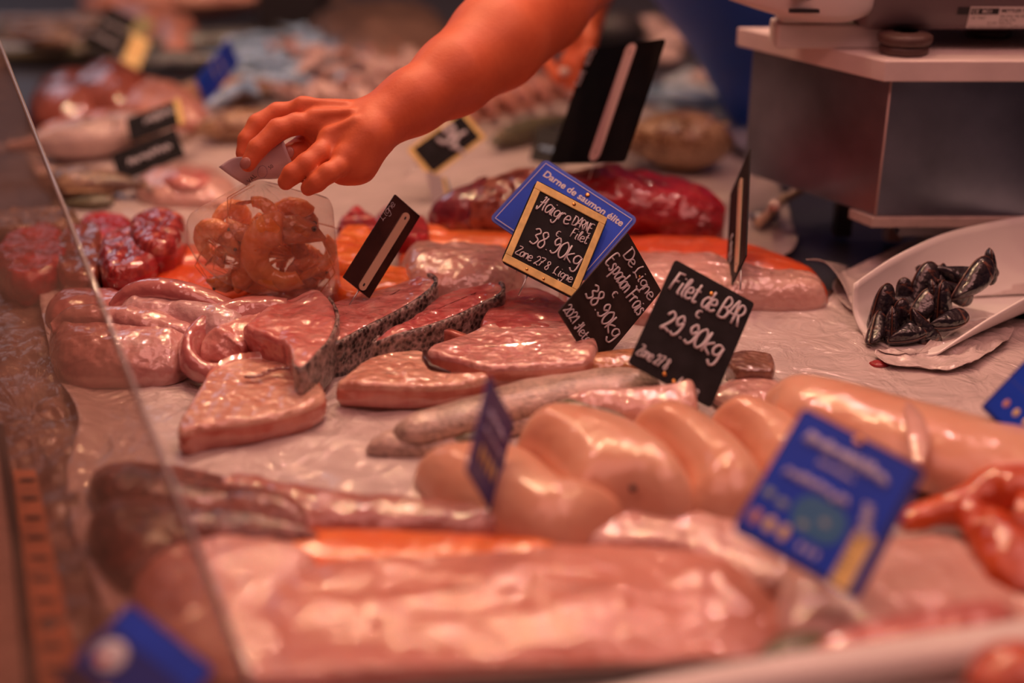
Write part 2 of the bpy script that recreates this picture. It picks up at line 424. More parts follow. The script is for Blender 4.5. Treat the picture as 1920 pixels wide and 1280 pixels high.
def scaly(name, c1, c2, sc=260, thr=0.5, rough=.3, c3=None, bump=.6, nsc=30, stretch=(1, 1, 1)):
    """fish skin: scale cells over a mottled ground"""
    if name in MC: return MC[name]
    m, nt, b = mat_base(name); L = nt.links.new
    t = node(nt, 'ShaderNodeTexCoord'); mp = node(nt, 'ShaderNodeMapping'); mp.inputs['Scale'].default_value = stretch; L(t.outputs['Object'], mp.inputs['Vector'])
    v = node(nt, 'ShaderNodeTexVoronoi'); v.inputs['Scale'].default_value = sc; L(mp.outputs[0], v.inputs['Vector'])
    n = node(nt, 'ShaderNodeTexNoise'); n.inputs['Scale'].default_value = nsc; n.inputs['Detail'].default_value = 6; n.inputs['Roughness'].default_value = .7; L(t.outputs['Object'], n.inputs['Vector'])
    ad = node(nt, 'ShaderNodeMath', operation='MULTIPLY_ADD'); L(v.outputs['Distance'], ad.inputs[0]); ad.inputs[1].default_value = .35; L(n.outputs['Fac'], ad.inputs[2])
    cr = node(nt, 'ShaderNodeValToRGB'); e = cr.color_ramp.elements; e[0].position = thr - .08; e[0].color = (*c1, 1); e[1].position = thr + .12; e[1].color = (*c2, 1)
    if c3: q = e.new(min(.98, thr + .28)); q.color = (*c3, 1)
    L(ad.outputs[0], cr.inputs[0]); L(cr.outputs[0], b.inputs['Base Color'])
    bp = node(nt, 'ShaderNodeBump'); bp.inputs['Strength'].default_value = bump; bp.inputs['Distance'].default_value = .0012; L(v.outputs['Distance'], bp.inputs['Height'])
    L(bp.outputs[0], b.inputs['Normal']); L(bp.outputs[0], b.inputs['Coat Normal'])
    b.inputs['Roughness'].default_value = rough; b.inputs['Coat Weight'].default_value = .5; b.inputs['Coat Roughness'].default_value = .12
    MC[name] = m; return m
# ------------------------------------------------------------------ materials of the place
M = {}
M['paper'] = None
def paper_mat(name, c, rough=.38, tr=0.0, amb=.6, sc=26):
    m, nt, b = mat_base(name); L = nt.links.new
    t = node(nt, 'ShaderNodeTexCoord')
    n = node(nt, 'ShaderNodeTexNoise'); n.inputs['Scale'].default_value = sc; n.inputs['Detail'].default_value = 3; n.inputs['Distortion'].default_value = 1.6; n.inputs['Roughness'].default_value = .55
    n2 = node(nt, 'ShaderNodeTexNoise'); n2.inputs['Scale'].default_value = 7; n2.inputs['Detail'].default_value = 4
    L(t.outputs['Object'], n.inputs['Vector']); L(t.outputs['Object'], n2.inputs['Vector'])
    cr = node(nt, 'ShaderNodeValToRGB'); e = cr.color_ramp.elements
    e[0].position = .35; e[0].color = (*[x * .86 for x in c], 1); e[1].position = .65; e[1].color = (*c, 1); L(n2.outputs['Fac'], cr.inputs[0]); L(cr.outputs[0], b.inputs['Base Color'])
    bp = node(nt, 'ShaderNodeBump'); bp.inputs['Strength'].default_value = amb; bp.inputs['Distance'].default_value = .011; L(n.outputs['Fac'], bp.inputs['Height'])
    L(bp.outputs[0], b.inputs['Normal']); L(bp.outputs[0], b.inputs['Coat Normal'])
    b.inputs['Roughness'].default_value = rough; b.inputs['Coat Weight'].default_value = .8; b.inputs['Coat Roughness'].default_value = .08; b.inputs['Coat IOR'].default_value = 1.65
    return m
M['paper'] = paper_mat('wrapping_paper', (.64, .54, .53))
M['paper_far'] = paper_mat('wrapping_paper_dry', (.60, .50, .48), rough=.6, amb=.3)
M['steel'] = plain('brushed_steel', (.34, .34, .38), rough=.34, metal=1.0, bump=.12, bs=60)
M['darksteel'] = plain('dark_counter_steel', (.055, .06, .085), rough=.45, metal=.3)
M['floor'] = plain('dark_tiles', (.03, .028, .03), rough=.6)
M['wall'] = plain('stall_back', (.045, .04, .05), rough=.8, var=.5, vs=3)
M['white'] = plain('white_plastic', (.74, .68, .66), rough=.35, coat=.25)
M['whiteboard'] = plain('white_board', (.78, .68, .66), rough=.4, var=.08, vs=18)
M['beige'] = plain('beige_plastic', (.52, .42, .38), rough=.5, bump=.15, var=.15, vs=60)
M['black'] = plain('black_rubber', (.02, .018, .022), rough=.5)
M['brown_rubber'] = plain('brown_knob', (.10, .055, .05), rough=.45)
M['grey_plastic'] = plain('grey_shell', (.16, .12, .13), rough=.4, coat=.2)
M['slate'] = plain('black_slate', (.010, .009, .012), rough=.55, var=.5, vs=60, spec=.18)
M['slate_brown'] = plain('brown_slate', (.032, .021, .020), rough=.55, var=.35, vs=50, spec=.2)
M['cardbrown'] = plain('brown_card_back', (.05, .018, .013), rough=.22, var=.4, vs=24, coat=.6)
M['yellow'] = plain('painted_yellow', (.80, .60, .22), rough=.5, var=.2, vs=90)
M['blue'] = plain('blue_plastic', (.004, .06, .62), rough=.4, coat=.0, spec=.25, var=.12, vs=30)
M['blueedge'] = plain('pale_blue_edge', (.06, .10, .50), rough=.4, spec=.3)
M['navy'] = plain('navy_plastic', (.008, .025, .24), rough=.4, spec=.3)
M['teal'] = plain('teal_print', (.01, .16, .38), rough=.35)
M['chalk'] = plain('chalk_paint', (.62, .60, .66), rough=.7)
M['lilac'] = plain('pale_print', (.50, .50, .72), rough=.6)
M['brass'] = plain('brass_screw', (.75, .38, .12), rough=.3, metal=1.0)
M['pin'] = plain('steel_pin', (.6, .6, .6), rough=.3, metal=1.0)
M['strip'] = plain('clip_strip', (.62, .45, .42), rough=.3, coat=.4)
M['strip2'] = plain('cream_clip_strip', (.60, .42, .30), rough=.35, coat=.3)
M['ink'] = plain('black_ink', (.02, .02, .025), rough=.6)
M['redprint'] = plain('red_print', (.55, .05, .04), rough=.5)
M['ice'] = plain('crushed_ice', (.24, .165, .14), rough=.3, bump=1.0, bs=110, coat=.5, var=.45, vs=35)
M['pink'] = flesh('pale_pink_flesh', (.56, .21, .18), (.66, .34, .29), (.62, .18, .15), scale=16, stretch=(.5, 1.4, 1), bump=.8, c3pos=.8, coat=.6)
M['pinkwhite'] = flesh('pinkish_white_flesh', (.60, .29, .25), (.70, .43, .37), (.64, .24, .20), scale=12, stretch=(.6, 1.5, 1), bump=.8, c3pos=.82)
M['cod'] = flesh('orange_pink_fillet', (.60, .20, .14), (.66, .30, .24), (.50, .08, .06), scale=9, stretch=(.35, 1.6, 1), bump=.8, bs=120, c3pos=.70, coat=.45, crough=.08, fibre=.25)
M['sword'] = flesh('swordfish_flesh', (.58, .24, .17), (.74, .44, .33), (.70, .34, .25), scale=26, rings=16, bump=.9, bs=150, fibre=.22)
M['swordside'] = flesh('swordfish_side', (.52, .13, .09), (.62, .22, .16), (.66, .32, .26), scale=30, stretch=(2.2, 2.2, .3), bump=.25)
M['darne'] = flesh('darne_flesh', (.60, .13, .12), (.70, .31, .27), (.74, .42, .36), scale=20, stretch=(1.6, .7, 1), bump=.9, bs=130, fibre=.4, c3pos=.66)
M['darne_red'] = flesh('dark_red_darne_flesh', (.48, .06, .06), (.62, .20, .18), (.66, .30, .26), scale=24, stretch=(1.6, .7, 1), bump=.9, bs=130)
M['monk'] = flesh('monkfish_flesh', (.56, .22, .21), (.68, .37, .34), (.72, .50, .48), scale=22, stretch=(.5, 1.3, 1), bump=.9, bs=120, c3pos=.68)
M['monkpink'] = flesh('monkfish_pink_edge', (.46, .12, .12), (.58, .22, .20), (.62, .34, .30), scale=18, stretch=(.5, 1.3, 1), bump=.35)
M['salmon'] = flesh('salmon_flesh', (.74, .10, .015), (.88, .22, .04), (.90, .38, .16), coat=.5, scale=26, stretch=(.6, 1.8, 1), bump=.35, c3pos=.78, fibre=.5)
M['salmonred'] = flesh('deep_salmon_flesh', (.66, .065, .012), (.76, .12, .03), (.80, .22, .08), coat=.5, scale=14, stretch=(.4, 2, 1), bump=.3, c3pos=.8)
M['tuna'] = flesh('tuna_flesh', (.14, .006, .008), (.46, .016, .028), (.56, .06, .06), scale=22, stretch=(.5, 1.4, 1.2), bump=.9, bs=110, c3pos=.74, coat=.4)
M['tunacut'] = flesh('tuna_cut', (.14, .010, .022), (.24, .018, .035), (.30, .04, .05), scale=26, rings=22, bump=.3)
M['tunaskin'] = scaly('tuna_skin', (.05, .010, .009), (.20, .035, .028), sc=85, thr=.50, bump=1.5, c3=(.40, .12, .08))
M['squid'] = flesh('squid_flesh', (.70, .33, .21), (.76, .45, .32), (.74, .40, .29), scale=7, bump=.4, bs=90, rough=.28, coat=.35, sss=.2, fibre=.1, crough=.12)
M['squidpale'] = flesh('squid_flap', (.72, .36, .30), (.78, .52, .46), (.76, .36, .30), scale=9, bump=.3, bs=100, rough=.3, coat=.8, sss=.15, fibre=.15)
M['basskin'] = scaly('bass_skin', (.17, .12, .10), (.40, .30, .25), sc=320, thr=.48, bump=.35, nsc=22, stretch=(.6, 1.6, 1), c3=(.60, .44, .38))
M['olive'] = scaly('olive_skin', (.045, .045, .025), (.13, .12, .07), sc=300, thr=.5, bump=.3)
M['greyskin'] = scaly('maigre_skin', (.022, .018, .018), (.30, .22, .20), sc=210, thr=.60, bump=1.0, nsc=85, c3=(.52, .38, .36))
M['darkedge'] = scaly('dark_rind', (.03, .016, .015), (.15, .08, .07), sc=380, thr=.5, bump=.8)
M['orange'] = flesh('orange_cooked_flesh', (.40, .035, .008), (.62, .095, .015), (.72, .19, .04), scale=16, bump=.9, bs=60, coat=.4, sss=.1)
M['brownskin'] = scaly('maroon_skin', (.035, .012, .014), (.12, .04, .035), sc=200, thr=.5, bump=.5, nsc=14, c3=(.26, .09, .07))
M['redskin'] = flesh('reddish_grey_fillet', (.38, .11, .09), (.48, .20, .17), (.55, .08, .05), scale=12, stretch=(.4, 1.6, 1), bump=.8, bs=120, coat=1, crough=.08)
M['silver'] = scaly('silver_skin', (.14, .10, .10), (.40, .28, .27), sc=260, thr=.45, bump=.5, nsc=12, c3=(.58, .42, .38))
M['silverblue'] = scaly('blue_silver_skin', (.012, .03, .06), (.20, .36, .56), sc=300, thr=.48, bump=.4, nsc=24, c3=(.42, .62, .85))
M['dark'] = scaly('dark_fish_skin', (.010, .016, .024), (.045, .06, .07), sc=260, thr=.5, bump=.3, nsc=20, c3=(.16, .18, .18))
M['redbrown'] = flesh('red_brown_fillet', (.10, .018, .012), (.30, .07, .045), (.44, .15, .11), scale=14, bump=.7, bs=70, coat=.8)
M['mullet'] = scaly('red_mullet_skin', (.18, .035, .025), (.38, .13, .09), sc=170, thr=.48, bump=.8, nsc=18, c3=(.54, .26, .20))
M['shell'] = scaly('pinkish_shell', (.08, .035, .035), (.40, .24, .22), sc=120, thr=.47, bump=.8, nsc=26, c3=(.66, .48, .44))
M['mottled'] = scaly('mottled_skin', (.03, .018, .012), (.13, .07, .05), sc=180, thr=.5, bump=.8, nsc=20, c3=(.34, .22, .14))
M['gold'] = scaly('golden_brown_skin', (.035, .016, .01), (.20, .09, .04), sc=160, thr=.48, bump=.8, nsc=14, c3=(.46, .30, .18))
M['grey_ray'] = scaly('grey_brown_skin', (.03, .018, .016), (.11, .065, .052), sc=200, thr=.5, bump=.4, nsc=10, c3=(.22, .13, .10))
M['eye'] = plain('fish_eye', (.02, .02, .02), rough=.08, coat=1.0)
M['eyering'] = plain('fish_eye_ring', (.65, .50, .30), rough=.3)
M['apron'] = plain('blue_apron_cloth', (.006, .085, .52), rough=.55, bump=.2, bs=300, coat=.15)
M['shirt'] = plain('dark_shirt', (.03, .025, .03), rough=.8)
M['cavity'] = plain('dark_cavity', (.05, .012, .012), rough=.3, coat=.6, bump=.5, bs=120)

# ------------------------------------------------------------------ the setting
def structure(o): o['kind'] = 'structure'; return o
V, Fc = boxvf(-4, 4, -1.5, 6.5, -.95, -.90); structure(mesh('floor', V, Fc, M['floor'], smooth=False, origin=(0, 2.5, -.95)))
V, Fc = boxvf(-4, 4, 6.3, 6.4, -.9, 2.6); structure(mesh('wall_back', V, Fc, M['wall'], smooth=False, origin=(0, 6.35, -.9)))
# counter with a standing place for the seller cut out behind the scale
mb = MB()
for b in ((-1.9, .47, .45, 4.6), (.47, 1.7, .45, 2.02), (1.3, 1.7, 2.02, 4.6), (.47, 1.3, 3.1, 4.6)):
    mb.add(*boxvf(b[0], b[1], b[2], b[3], -.90, -.006))
ct = thing('display_counter', 'long steel fish counter lined with white paper', 'counter', (0, 2, -.9))
mb.build('counter_body', M['darksteel'], ct, smooth=False)

def sheet(name, label, outline, z, mat, wr=.003, n=240, rings=90, seed=0, cat='paper', sc=9.0, edge=.006, spine=None, group=None):
    O = [G(o[0], o[1], z + (o[2] if len(o) > 2 else 0)) for o in outline]
    O = catmull([(v.x, v.y, o[2] if len(o) > 2 else 0) for v, o in zip(O, outline)], n, True)
    c = np.mean([o[:2] for o in O], axis=0); V = []; Fc = []
    for j in range(rings + 1):
        r = .01 + .99 * j / rings
        for i, o in enumerate(O):
            xy = c + (o[:2] - c) * r; p = Vector((xy[0], xy[1], .3))
            q = Vector((p.x + .03 * nz(p, 6, seed), p.y * 1.5 + .03 * nz(p, 7, seed + 9), 0))
            h = wr * (1 - abs(nz(q, sc, seed)) * 2.2) + wr * .5 * (1 - abs(nz(q, sc * 2.7, seed + 4)) * 2) + wr * .15 * nz(q, 60, seed)
            ed = max(0, r - .93) / .07
            h += edge * ed * (.5 + nz(p, 12, seed + 2)) + o[2] * max(0, (r - .8) / .2)
            V.append((xy[0], xy[1], z + max(h, -.003)))
    for j in range(rings):
        for i in range(n): Fc.append((j * n + i, j * n + (i + 1) % n, (j + 1) * n + (i + 1) % n, (j + 1) * n + i))
    Fc.append(tuple(range(n))[::-1])
    ar = sum(O[i][0] * O[(i + 1) % n][1] - O[(i + 1) % n][0] * O[i][1] for i in range(n))
    if ar > 0: Fc = [f[::-1] for f in Fc]
    o = mesh(name, V, Fc, mat); s = o.modifiers.new('thickness', 'SOLIDIFY'); s.thickness = .0006; s.offset = -1
    return tag(o, label, cat, group)
sheet('paper_sheet', 'white wet plastic-coated paper lining the front of the counter', [(75, 560, .01), (105, 700), (150, 800, .004), (125, 900), (140, 1010), (190, 1150), (230, 1330), (700, 1420), (1400, 1420), (2050, 1400), (2250, 1000), (2150, 640), (1900, 600), (1560, 560), (1420, 500), (1200, 470), (800, 455), (420, 470), (200, 490), (95, 520, .008)], .0015, M['paper'], seed=3)
sheet('paper_sheet', 'pale dry paper lining the rear of the counter', [(160, 470), (90, 360), (60, 280), (200, 200), (420, 165), (700, 170), (1000, 150), (1250, 170), (1400, 190), (1440, 230), (1440, 300), (1480, 400), (1480, 480), (1300, 520), (900, 510), (500, 515), (260, 500)], -.0005, M['paper_far'], wr=.002, seed=8)
# crushed ice at the left, seen through the guard
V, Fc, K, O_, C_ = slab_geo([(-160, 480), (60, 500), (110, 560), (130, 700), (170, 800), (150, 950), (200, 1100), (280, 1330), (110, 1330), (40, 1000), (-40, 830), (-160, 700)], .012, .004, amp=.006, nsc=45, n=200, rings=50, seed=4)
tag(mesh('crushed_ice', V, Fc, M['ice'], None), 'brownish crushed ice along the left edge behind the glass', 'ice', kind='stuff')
# rim of the counter at the left front
rim = thing('drainage_ledge', 'beige counter rim with a row of dark drain slots', 'counter rim', G(20, 1100, 0))
p = [G(-160, 830, .012), G(2, 830, .012), G(62, 1340, .012), G(-160, 1340, .012)]
V, Fc = hexa([v + Vector((0, 0, -.016)) for v in p] + p); mesh('ledge', V, [f[::-1] for f in Fc], M['beige'], rim, smooth=False)
p = [G(24, 880, .008), G(66, 880, .008), G(165, 1340, .008), G(80, 1340, .008)]
V, Fc = hexa([v + Vector((0, 0, -.012)) for v in p] + p); mesh('drain_strip', V, [f[::-1] for f in Fc], plain('amber_strip', (.62, .27, .12), rough=.5, var=.3, vs=40), rim, smooth=False)
for i in range(11):
    y = 900 + i * 34 + i * i * .6; x = 48 + (y - 880) * .15
    c = G(x, y, .0085); V, Fc = ellipsoid(c, Vector((.0075, 0, 0)), Vector((0, .0028, 0)), Vector((0, 0, .0012)), 14, 6)
    mesh('slot', V, Fc, M['black'], rim)
V, Fc = tube([G(0, 800, .014), G(30, 1010, .014), G(66, 1340, .014)], .0035); mesh('dark_gasket', V, Fc, M['black'], rim)

# ------------------------------------------------------------------ foreground fillets
D = '  '
slab('fish_fillet', 'brown-skinned fish piece with rounded end, farther of the two at left front', 'fish', [(165, 890), (195, 868), (260, 862), (330, 868), (420, 890), (540, 930), (600, 965), (560, 990), (440, 985), (320, 970), (200, 955), (168, 925)], .022, .026, M['brownskin'], prof='dome', spine=[(230, 915), (480, 950)], und=.003, amp=.002, seed=1)
slab('fish_fillet', 'brown-skinned fish piece with rounded end, nearer of the two at left front', 'fish', [(160, 975), (200, 945), (300, 940), (430, 960), (560, 990), (620, 1010), (500, 1030), (360, 1035), (270, 1070), (225, 1085), (180, 1040)], .024, .030, M['brownskin'], prof='dome', spine=[(240, 990), (450, 995)], und=.003, amp=.002, seed=2)
slab('fish_fillet', 'narrow reddish-grey fillet strip with a red back edge', 'fish', [(370, 905), (470, 895), (580, 915), (720, 935), (860, 948), (960, 955), (1020, 975), (1000, 992), (880, 1000), (700, 998), (540, 985), (420, 960)], .018, .022, M['redskin'], prof='dome', spine=[(430, 925), (700, 965), (960, 978)], und=.004, amp=.003, seed=3)
slab('fish_fillet', 'bright orange thin fillet edge under the big pink fillet', 'fish', [(380, 1000), (560, 990), (780, 995), (980, 1010), (1080, 1030), (1000, 1070), (760, 1080), (500, 1060)], .014, .018, M['salmon'], prof='dome', spine=[(480, 1025), (980, 1035)], amp=.001, seed=4)
slab('fish_fillet', 'pale pink fillet under the glass at the front left', 'fish', [(250, 1060), (330, 1010), (470, 1010), (600, 1050), (560, 1140), (540, 1240), (420, 1290), (300, 1275), (235, 1180)], .020, .022, M['pink'], prof='dome', spine=[(380, 1060), (400, 1230)], und=.006, p=4, amp=.002, seed=5)
slab('fish_fillet', 'largest pale pink fillet with orange stripe, nearest to the viewer', 'fish', [(440, 1120), (540, 1060), (760, 1030), (1000, 1015), (1180, 1018), (1340, 1045), (1440, 1100), (1480, 1180), (1400, 1230), (1200, 1240), (900, 1245), (620, 1245), (460, 1220)], .017, .021, M['cod'], prof='dome', spine=[(620, 1130), (1000, 1120), (1320, 1135)], amp=.0030, nsc=26, seed=6, und=.004, p=2.6, q=.5, n=140, rings=26)
slab('fish_fillet', 'pale fillet under the edge of the tall blue sign', 'fish', [(1000, 990), (1150, 960), (1320, 960), (1420, 990), (1500, 1040), (1480, 1110), (1400, 1090), (1260, 1030), (1100, 1015)], .016, .020, M['pinkwhite'], prof='dome', spine=[(1120, 985), (1420, 1040)], und=.006, p=4, amp=.002, seed=7)
slab('fish_fillet', 'pale pink fillet with a red line in front of the orange folds', 'fish', [(1450, 1150), (1480, 1060), (1600, 1010), (1760, 1000), (1880, 1060), (1960, 1120), (1980, 1180), (1860, 1215), (1640, 1240), (1500, 1235)], .022, .026, M['pinkwhite'], prof='dome', spine=[(1560, 1130), (1860, 1110)], und=.006, p=4, amp=.002, seed=8)
slab('fish_fillet', 'narrow red fillet strip along the white tray rim', 'fish', [(1520, 1215), (1600, 1175), (1740, 1140), (1860, 1125), (1900, 1140), (1900, 1175), (1760, 1215), (1600, 1245)], .014, .040, flesh('red_strip', (.50, .12, .11), (.60, .20, .18), (.62, .26, .22), scale=14, stretch=(.5, 1.5, 1)), prof='dome', spine=[(1600, 1205), (1840, 1155)], amp=.001, seed=9)
slab('fish_fillet', 'pink fillet strip along the very front edge', 'fish', [(330, 1275), (480, 1238), (800, 1240), (1100, 1240), (1300, 1236), (1400, 1236), (1250, 1252), (1000, 1266), (700, 1285), (450, 1300)], .016, .018, M['pink'], prof='dome', spine=[(480, 1275), (1240, 1262)], amp=.0012, seed=10)
loft('fish_tail_piece', 'dark brown glossy fish tail tip at the front edge', 'fish', [(1420, 1262, .02, .004, .004), (1470, 1235, .022, .016, .010), (1530, 1215, .022, .014, .010), (1580, 1210, .02, .004, .004)], M['olive'], seed=11)
V, Fc = loft_geo([(1120, 1330, .03, .010, .010), (1350, 1290, .03, .014, .012), (1640, 1245, .032, .015, .012), (1980, 1195, .035, .016, .012)], amp=0, na=30)
tr = thing('plastic_tray', 'white plastic tray rim at the front right corner', 'tray', G(1600, 1260, 0)); mesh('tray_rim', V, Fc, M['white'], tr)
p = [G(1130, 1340, .022), G(2050, 1200, .022), G(2200, 1420, .022), G(1130, 1420, .022)]; V, Fc = hexa([v - Vector((0, 0, .02)) for v in p] + p); mesh('tray_floor', V, [f[::-1] for f in Fc], M['white'], tr, smooth=False)
loft('edging_strip', 'thin black edging strip along the front edge', 'edging', [(560, 1318, .014, .004, .004), (800, 1296, .018, .0045, .0045), (1100, 1276, .024, .005, .005), (1300, 1257, .028, .005, .005), (1440, 1243, .030, .005, .005)], M['black'], amp=0)
loft('fish_piece', 'small orange piece at the bottom right corner in the tray', 'fish', [(1830, 1300, .045, .010, .010), (1880, 1275, .048, .022, .016), (1950, 1265, .048, .022, .016), (2000, 1260, .045, .008, .008)], M['orange'])
# orange folds at the right edge
om = MB()
om.add(*loft_geo([(1690, 985, .018, .008, .008), (1740, 965, .022, .013, .012), (1800, 955, .026, .017, .015), (1850, 930, .034, .020, .018), (1900, 920, .040, .022, .020), (1990, 930, .040, .022, .02)], M['orange'] and 40, seed=2, amp=.003))
om.add(*loft_geo([(1850, 985, .022, .020, .016), (1880, 1020, .026, .024, .020), (1905, 1070, .024, .022, .018), (1925, 1120, .020, .012, .010)], seed=4, amp=.003))
om.add(*loft_geo([(1800, 945, .028, .010, .010), (1835, 985, .028, .014, .012), (1870, 1040, .025, .013, .012), (1930, 1105, .02, .010, .010)], seed=7, amp=.003))
om.add(*loft_geo([(1900, 990, .028, .03, .028), (1960, 1000, .03, .034, .03), (2040, 1020, .02, .02, .02)], seed=9, amp=.003))
tag(om.build('cooked_octopus', M['orange']), 'orange glossy folded cooked piece at the right edge', 'seafood')

# ------------------------------------------------------------------ squid tubes
SQ = [
 ('big pale squid tube behind the near-edge-on blue sign, leftmost tube', [(775, 880), (800, 850), (870, 838), (950, 832), (1010, 848), (1050, 890), (1080, 930), (1150, 935), (1180, 950), (1110, 990), (1040, 1010), (940, 985), (850, 940)], [(870, 885), (1040, 950)], .040, .042, 11),
 ('smooth squid tube with a dark folded tip, second from left', [(965, 830), (985, 795), (1040, 775), (1120, 778), (1200, 800), (1250, 840), (1290, 890), (1310, 935), (1260, 955), (1190, 935), (1110, 930), (1065, 925), (1045, 890), (1010, 850)], [(1040, 820), (1220, 890)], .050, .054, 12),
 ('smooth squid tube in the middle of the row of tubes', [(1175, 800), (1215, 770), (1280, 770), (1350, 800), (1400, 840), (1430, 890), (1450, 940), (1370, 965), (1290, 940), (1280, 895), (1240, 845)], [(1260, 820), (1370, 900)], .050, .052, 13),
 ('smooth squid tube partly behind the large blue sign', [(1325, 790), (1365, 762), (1430, 768), (1500, 800), (1560, 850), (1560, 910), (1480, 930), (1420, 880), (1390, 830)], [(1400, 800), (1500, 870)], .046, .048, 14),
]
for i, (lb, ol, sp, th, zt, sd) in enumerate(SQ):
    slab('squid_tube', lb, 'squid', ol, th, zt, M['squid'], prof='dome', spine=sp, seed=sd, amp=.0006, nsc=16, p=2.0, q=.5, und=.002, n=120, rings=24, group='squid tubes')
loft('squid_tube', 'longest squid tube with a pale seam, right of the row', 'squid', [(1435, 760, .02, .008, .012), (1480, 765, .022, .030, .030), (1560, 790, .024, .042, .034), (1680, 830, .024, .050, .034), (1800, 865, .024, .052, .034), (1920, 895, .022, .050, .034), (2060, 925, .02, .036, .026), (2110, 935, .016, .006, .006)], M['squid'], group='squid tubes', amp=.0008, nsc=14, na=60, nr=28, flat=.6)
loft('squid_fin', 'thin pale seam of flesh across the longest squid tube', 'squid', [(1690, 745, .052, .004, .002), (1712, 780, .058, .007, .003), (1722, 820, .058, .008, .003), (1722, 870, .05, .004, .002)], M['squidpale'], amp=.001, seed=3)
slab('squid_piece', 'flat translucent squid flap in front of the tubes', 'squid', [(1060, 960), (1180, 940), (1330, 950), (1430, 960), (1440, 1000), (1300, 1020), (1150, 1010), (1070, 1000)], .012, .016, M['squidpale'], prof='dome', spine=[(1120, 980), (1380, 980)], seed=16, amp=.001)
V, Fc = ellipsoid(G(1187, 915, .035), Vector((.003, 0, 0)), Vector((0, .003, 0)), Vector((0, 0, .0025)), 10, 6); tag(mesh('squid_beak', V, Fc, M['ink']), 'tiny dark bead at the folded squid tip', 'seafood')

# ------------------------------------------------------------------ bass fillets
def fillet2(name, label, outline, sp, th, zt, m1, m2, skin, seed):
    return slab(name, label, 'fish', outline, th, zt, [m1, m1], prof='dome', spine=sp, seed=seed, amp=.0012)
slab('bass_fillet', 'long silver-grey skinned bass fillet, upper of the stack', 'fish', [(735, 800), (800, 770), (880, 748), (960, 715), (1060, 698), (1150, 690), (1215, 700), (1240, 718), (1180, 738), (1060, 752), (960, 775), (860, 800), (780, 815)], .016, .034, M['basskin'], prof='dome', spine=[(800, 790), (960, 750), (1180, 712)], seed=21, amp=.0012, group='bass fillets')
slab('bass_fillet', 'long grey bass fillet with dark olive edge, lower of the stack', 'fish', [(688, 828), (740, 808), (840, 800), (960, 770), (1060, 745), (1150, 745), (1190, 765), (1120, 785), (980, 800), (880, 830), (780, 845), (700, 840)], .014, .020, M['basskin'], prof='dome', spine=[(740, 828), (960, 790), (1140, 762)], seed=22, amp=.0012, group='bass fillets')
loft('bass_fillet', 'dark olive back edge of a bass fillet behind the squid', 'fish', [(800, 838, .004, .003, .003), (900, 822, .006, .010, .006), (985, 786, .010, .008, .005), (1080, 768, .022, .014, .010), (1165, 782, .018, .010, .006), (1180, 785, .016, .002, .002)], M['olive'], group='bass fillets', seed=3)
loft('bass_fillet', 'dark lower edge of the grey bass fillet nearest the squid', 'fish', [(692, 836, .004, .002, .002), (740, 842, .006, .005, .006), (820, 838, .008, .006, .007), (900, 822, .010, .006, .008), (960, 802, .012, .004, .004)], M['olive'], group='bass fillets', seed=4)
slab('bass_fillet', 'pale bass fillet with upturned fin tip in front of the bass sign', 'fish', [(1050, 755), (1120, 738), (1200, 738), (1270, 722, .008), (1300, 712, .014), (1308, 735, .010), (1305, 768, .002), (1240, 785), (1160, 775), (1090, 775)], .018, .034, M['pinkwhite'], prof='dome', spine=[(1110, 758), (1270, 750)], seed=23, amp=.001, group='bass fillets')
slab('bass_fillet', 'orange-brown bass tail piece between the two slate signs', 'fish', [(1080, 690), (1110, 668), (1180, 655), (1215, 665), (1225, 690), (1150, 700)], .018, .030, flesh('tail_orange', (.46, .18, .08), (.58, .28, .14), scale=20), prof='dome', spine=[(1120, 685), (1190, 678)], seed=24)
slab('fish_piece', 'small brown ridged fish skin piece right of the bass sign', 'fish', [(1360, 668), (1385, 655), (1420, 656), (1448, 662), (1452, 690), (1420, 692), (1380, 690)], .022, .026, [flesh('ridged_skin', (.13, .05, .035), (.34, .16, .11)), flesh('ridged_skin', (.13, .05, .035), (.34, .16, .11), scale=8, stretch=(8, 8, .2), bump=.9)], seed=25, rr=.004)
slab('fish_piece', 'pale pink flat piece behind the squid, right of the bass sign', 'fish', [(1330, 735), (1370, 708), (1430, 700), (1470, 715), (1500, 745), (1440, 760), (1370, 758)], .012, .018, M['pinkwhite'], prof='dome', seed=26)

# ------------------------------------------------------------------ swordfish steaks
def steak(label, outline, zt, th, sp, seed, name='swordfish_steak', group='swordfish steaks', mats=None, **kw):
    return slab(name, label, 'fish steak', outline, th, zt, mats or [M['sword'], M['swordside']], spine=sp, seed=seed, amp=.0022, nsc=34, bulge=.002, rr=.006, group=group, und=.003, n=120, rings=22, **kw)
sword_s = steak('rounded swordfish steak nearest the viewer, before the horseshoe steak', [(332, 800), (345, 768), (378, 718), (402, 692), (440, 674), (495, 668), (540, 676), (562, 694), (590, 708), (607, 725), (605, 745), (570, 762), (510, 780), (450, 790), (390, 796), (350, 806)], .028, .024, [(430, 740), (500, 706)], 31, tilt=(760, 668, .016))
bl_mb = MB()
for k in range(9):
    a = G(466 + k * 11, 706 - k * 2.5 + 3 * math.sin(k), .0335); bl_mb.add(*ellipsoid(a, Vector((.0042, 0, 0)), Vector((.001, .0025, 0)), Vector((0, 0, .0016)), 10, 6))
tag(bl_mb.build('dark_meat_shred', flesh('blood_line', (.16, .03, .03), (.34, .09, .07), scale=40, bs=200)), 'dark red shred across the middle of the nearest swordfish steak', 'fish scrap')
st = steak('swordfish steak with open belly hollow behind the blue edge-on sign', [(632, 716), (645, 702), (680, 678), (720, 660), (770, 652), (795, 655), (797, 672), (808, 690), (840, 698), (885, 700), (912, 698), (915, 706), (880, 716), (820, 722), (740, 724), (670, 722)], .030, .022, [(690, 700), (860, 710)], 32)
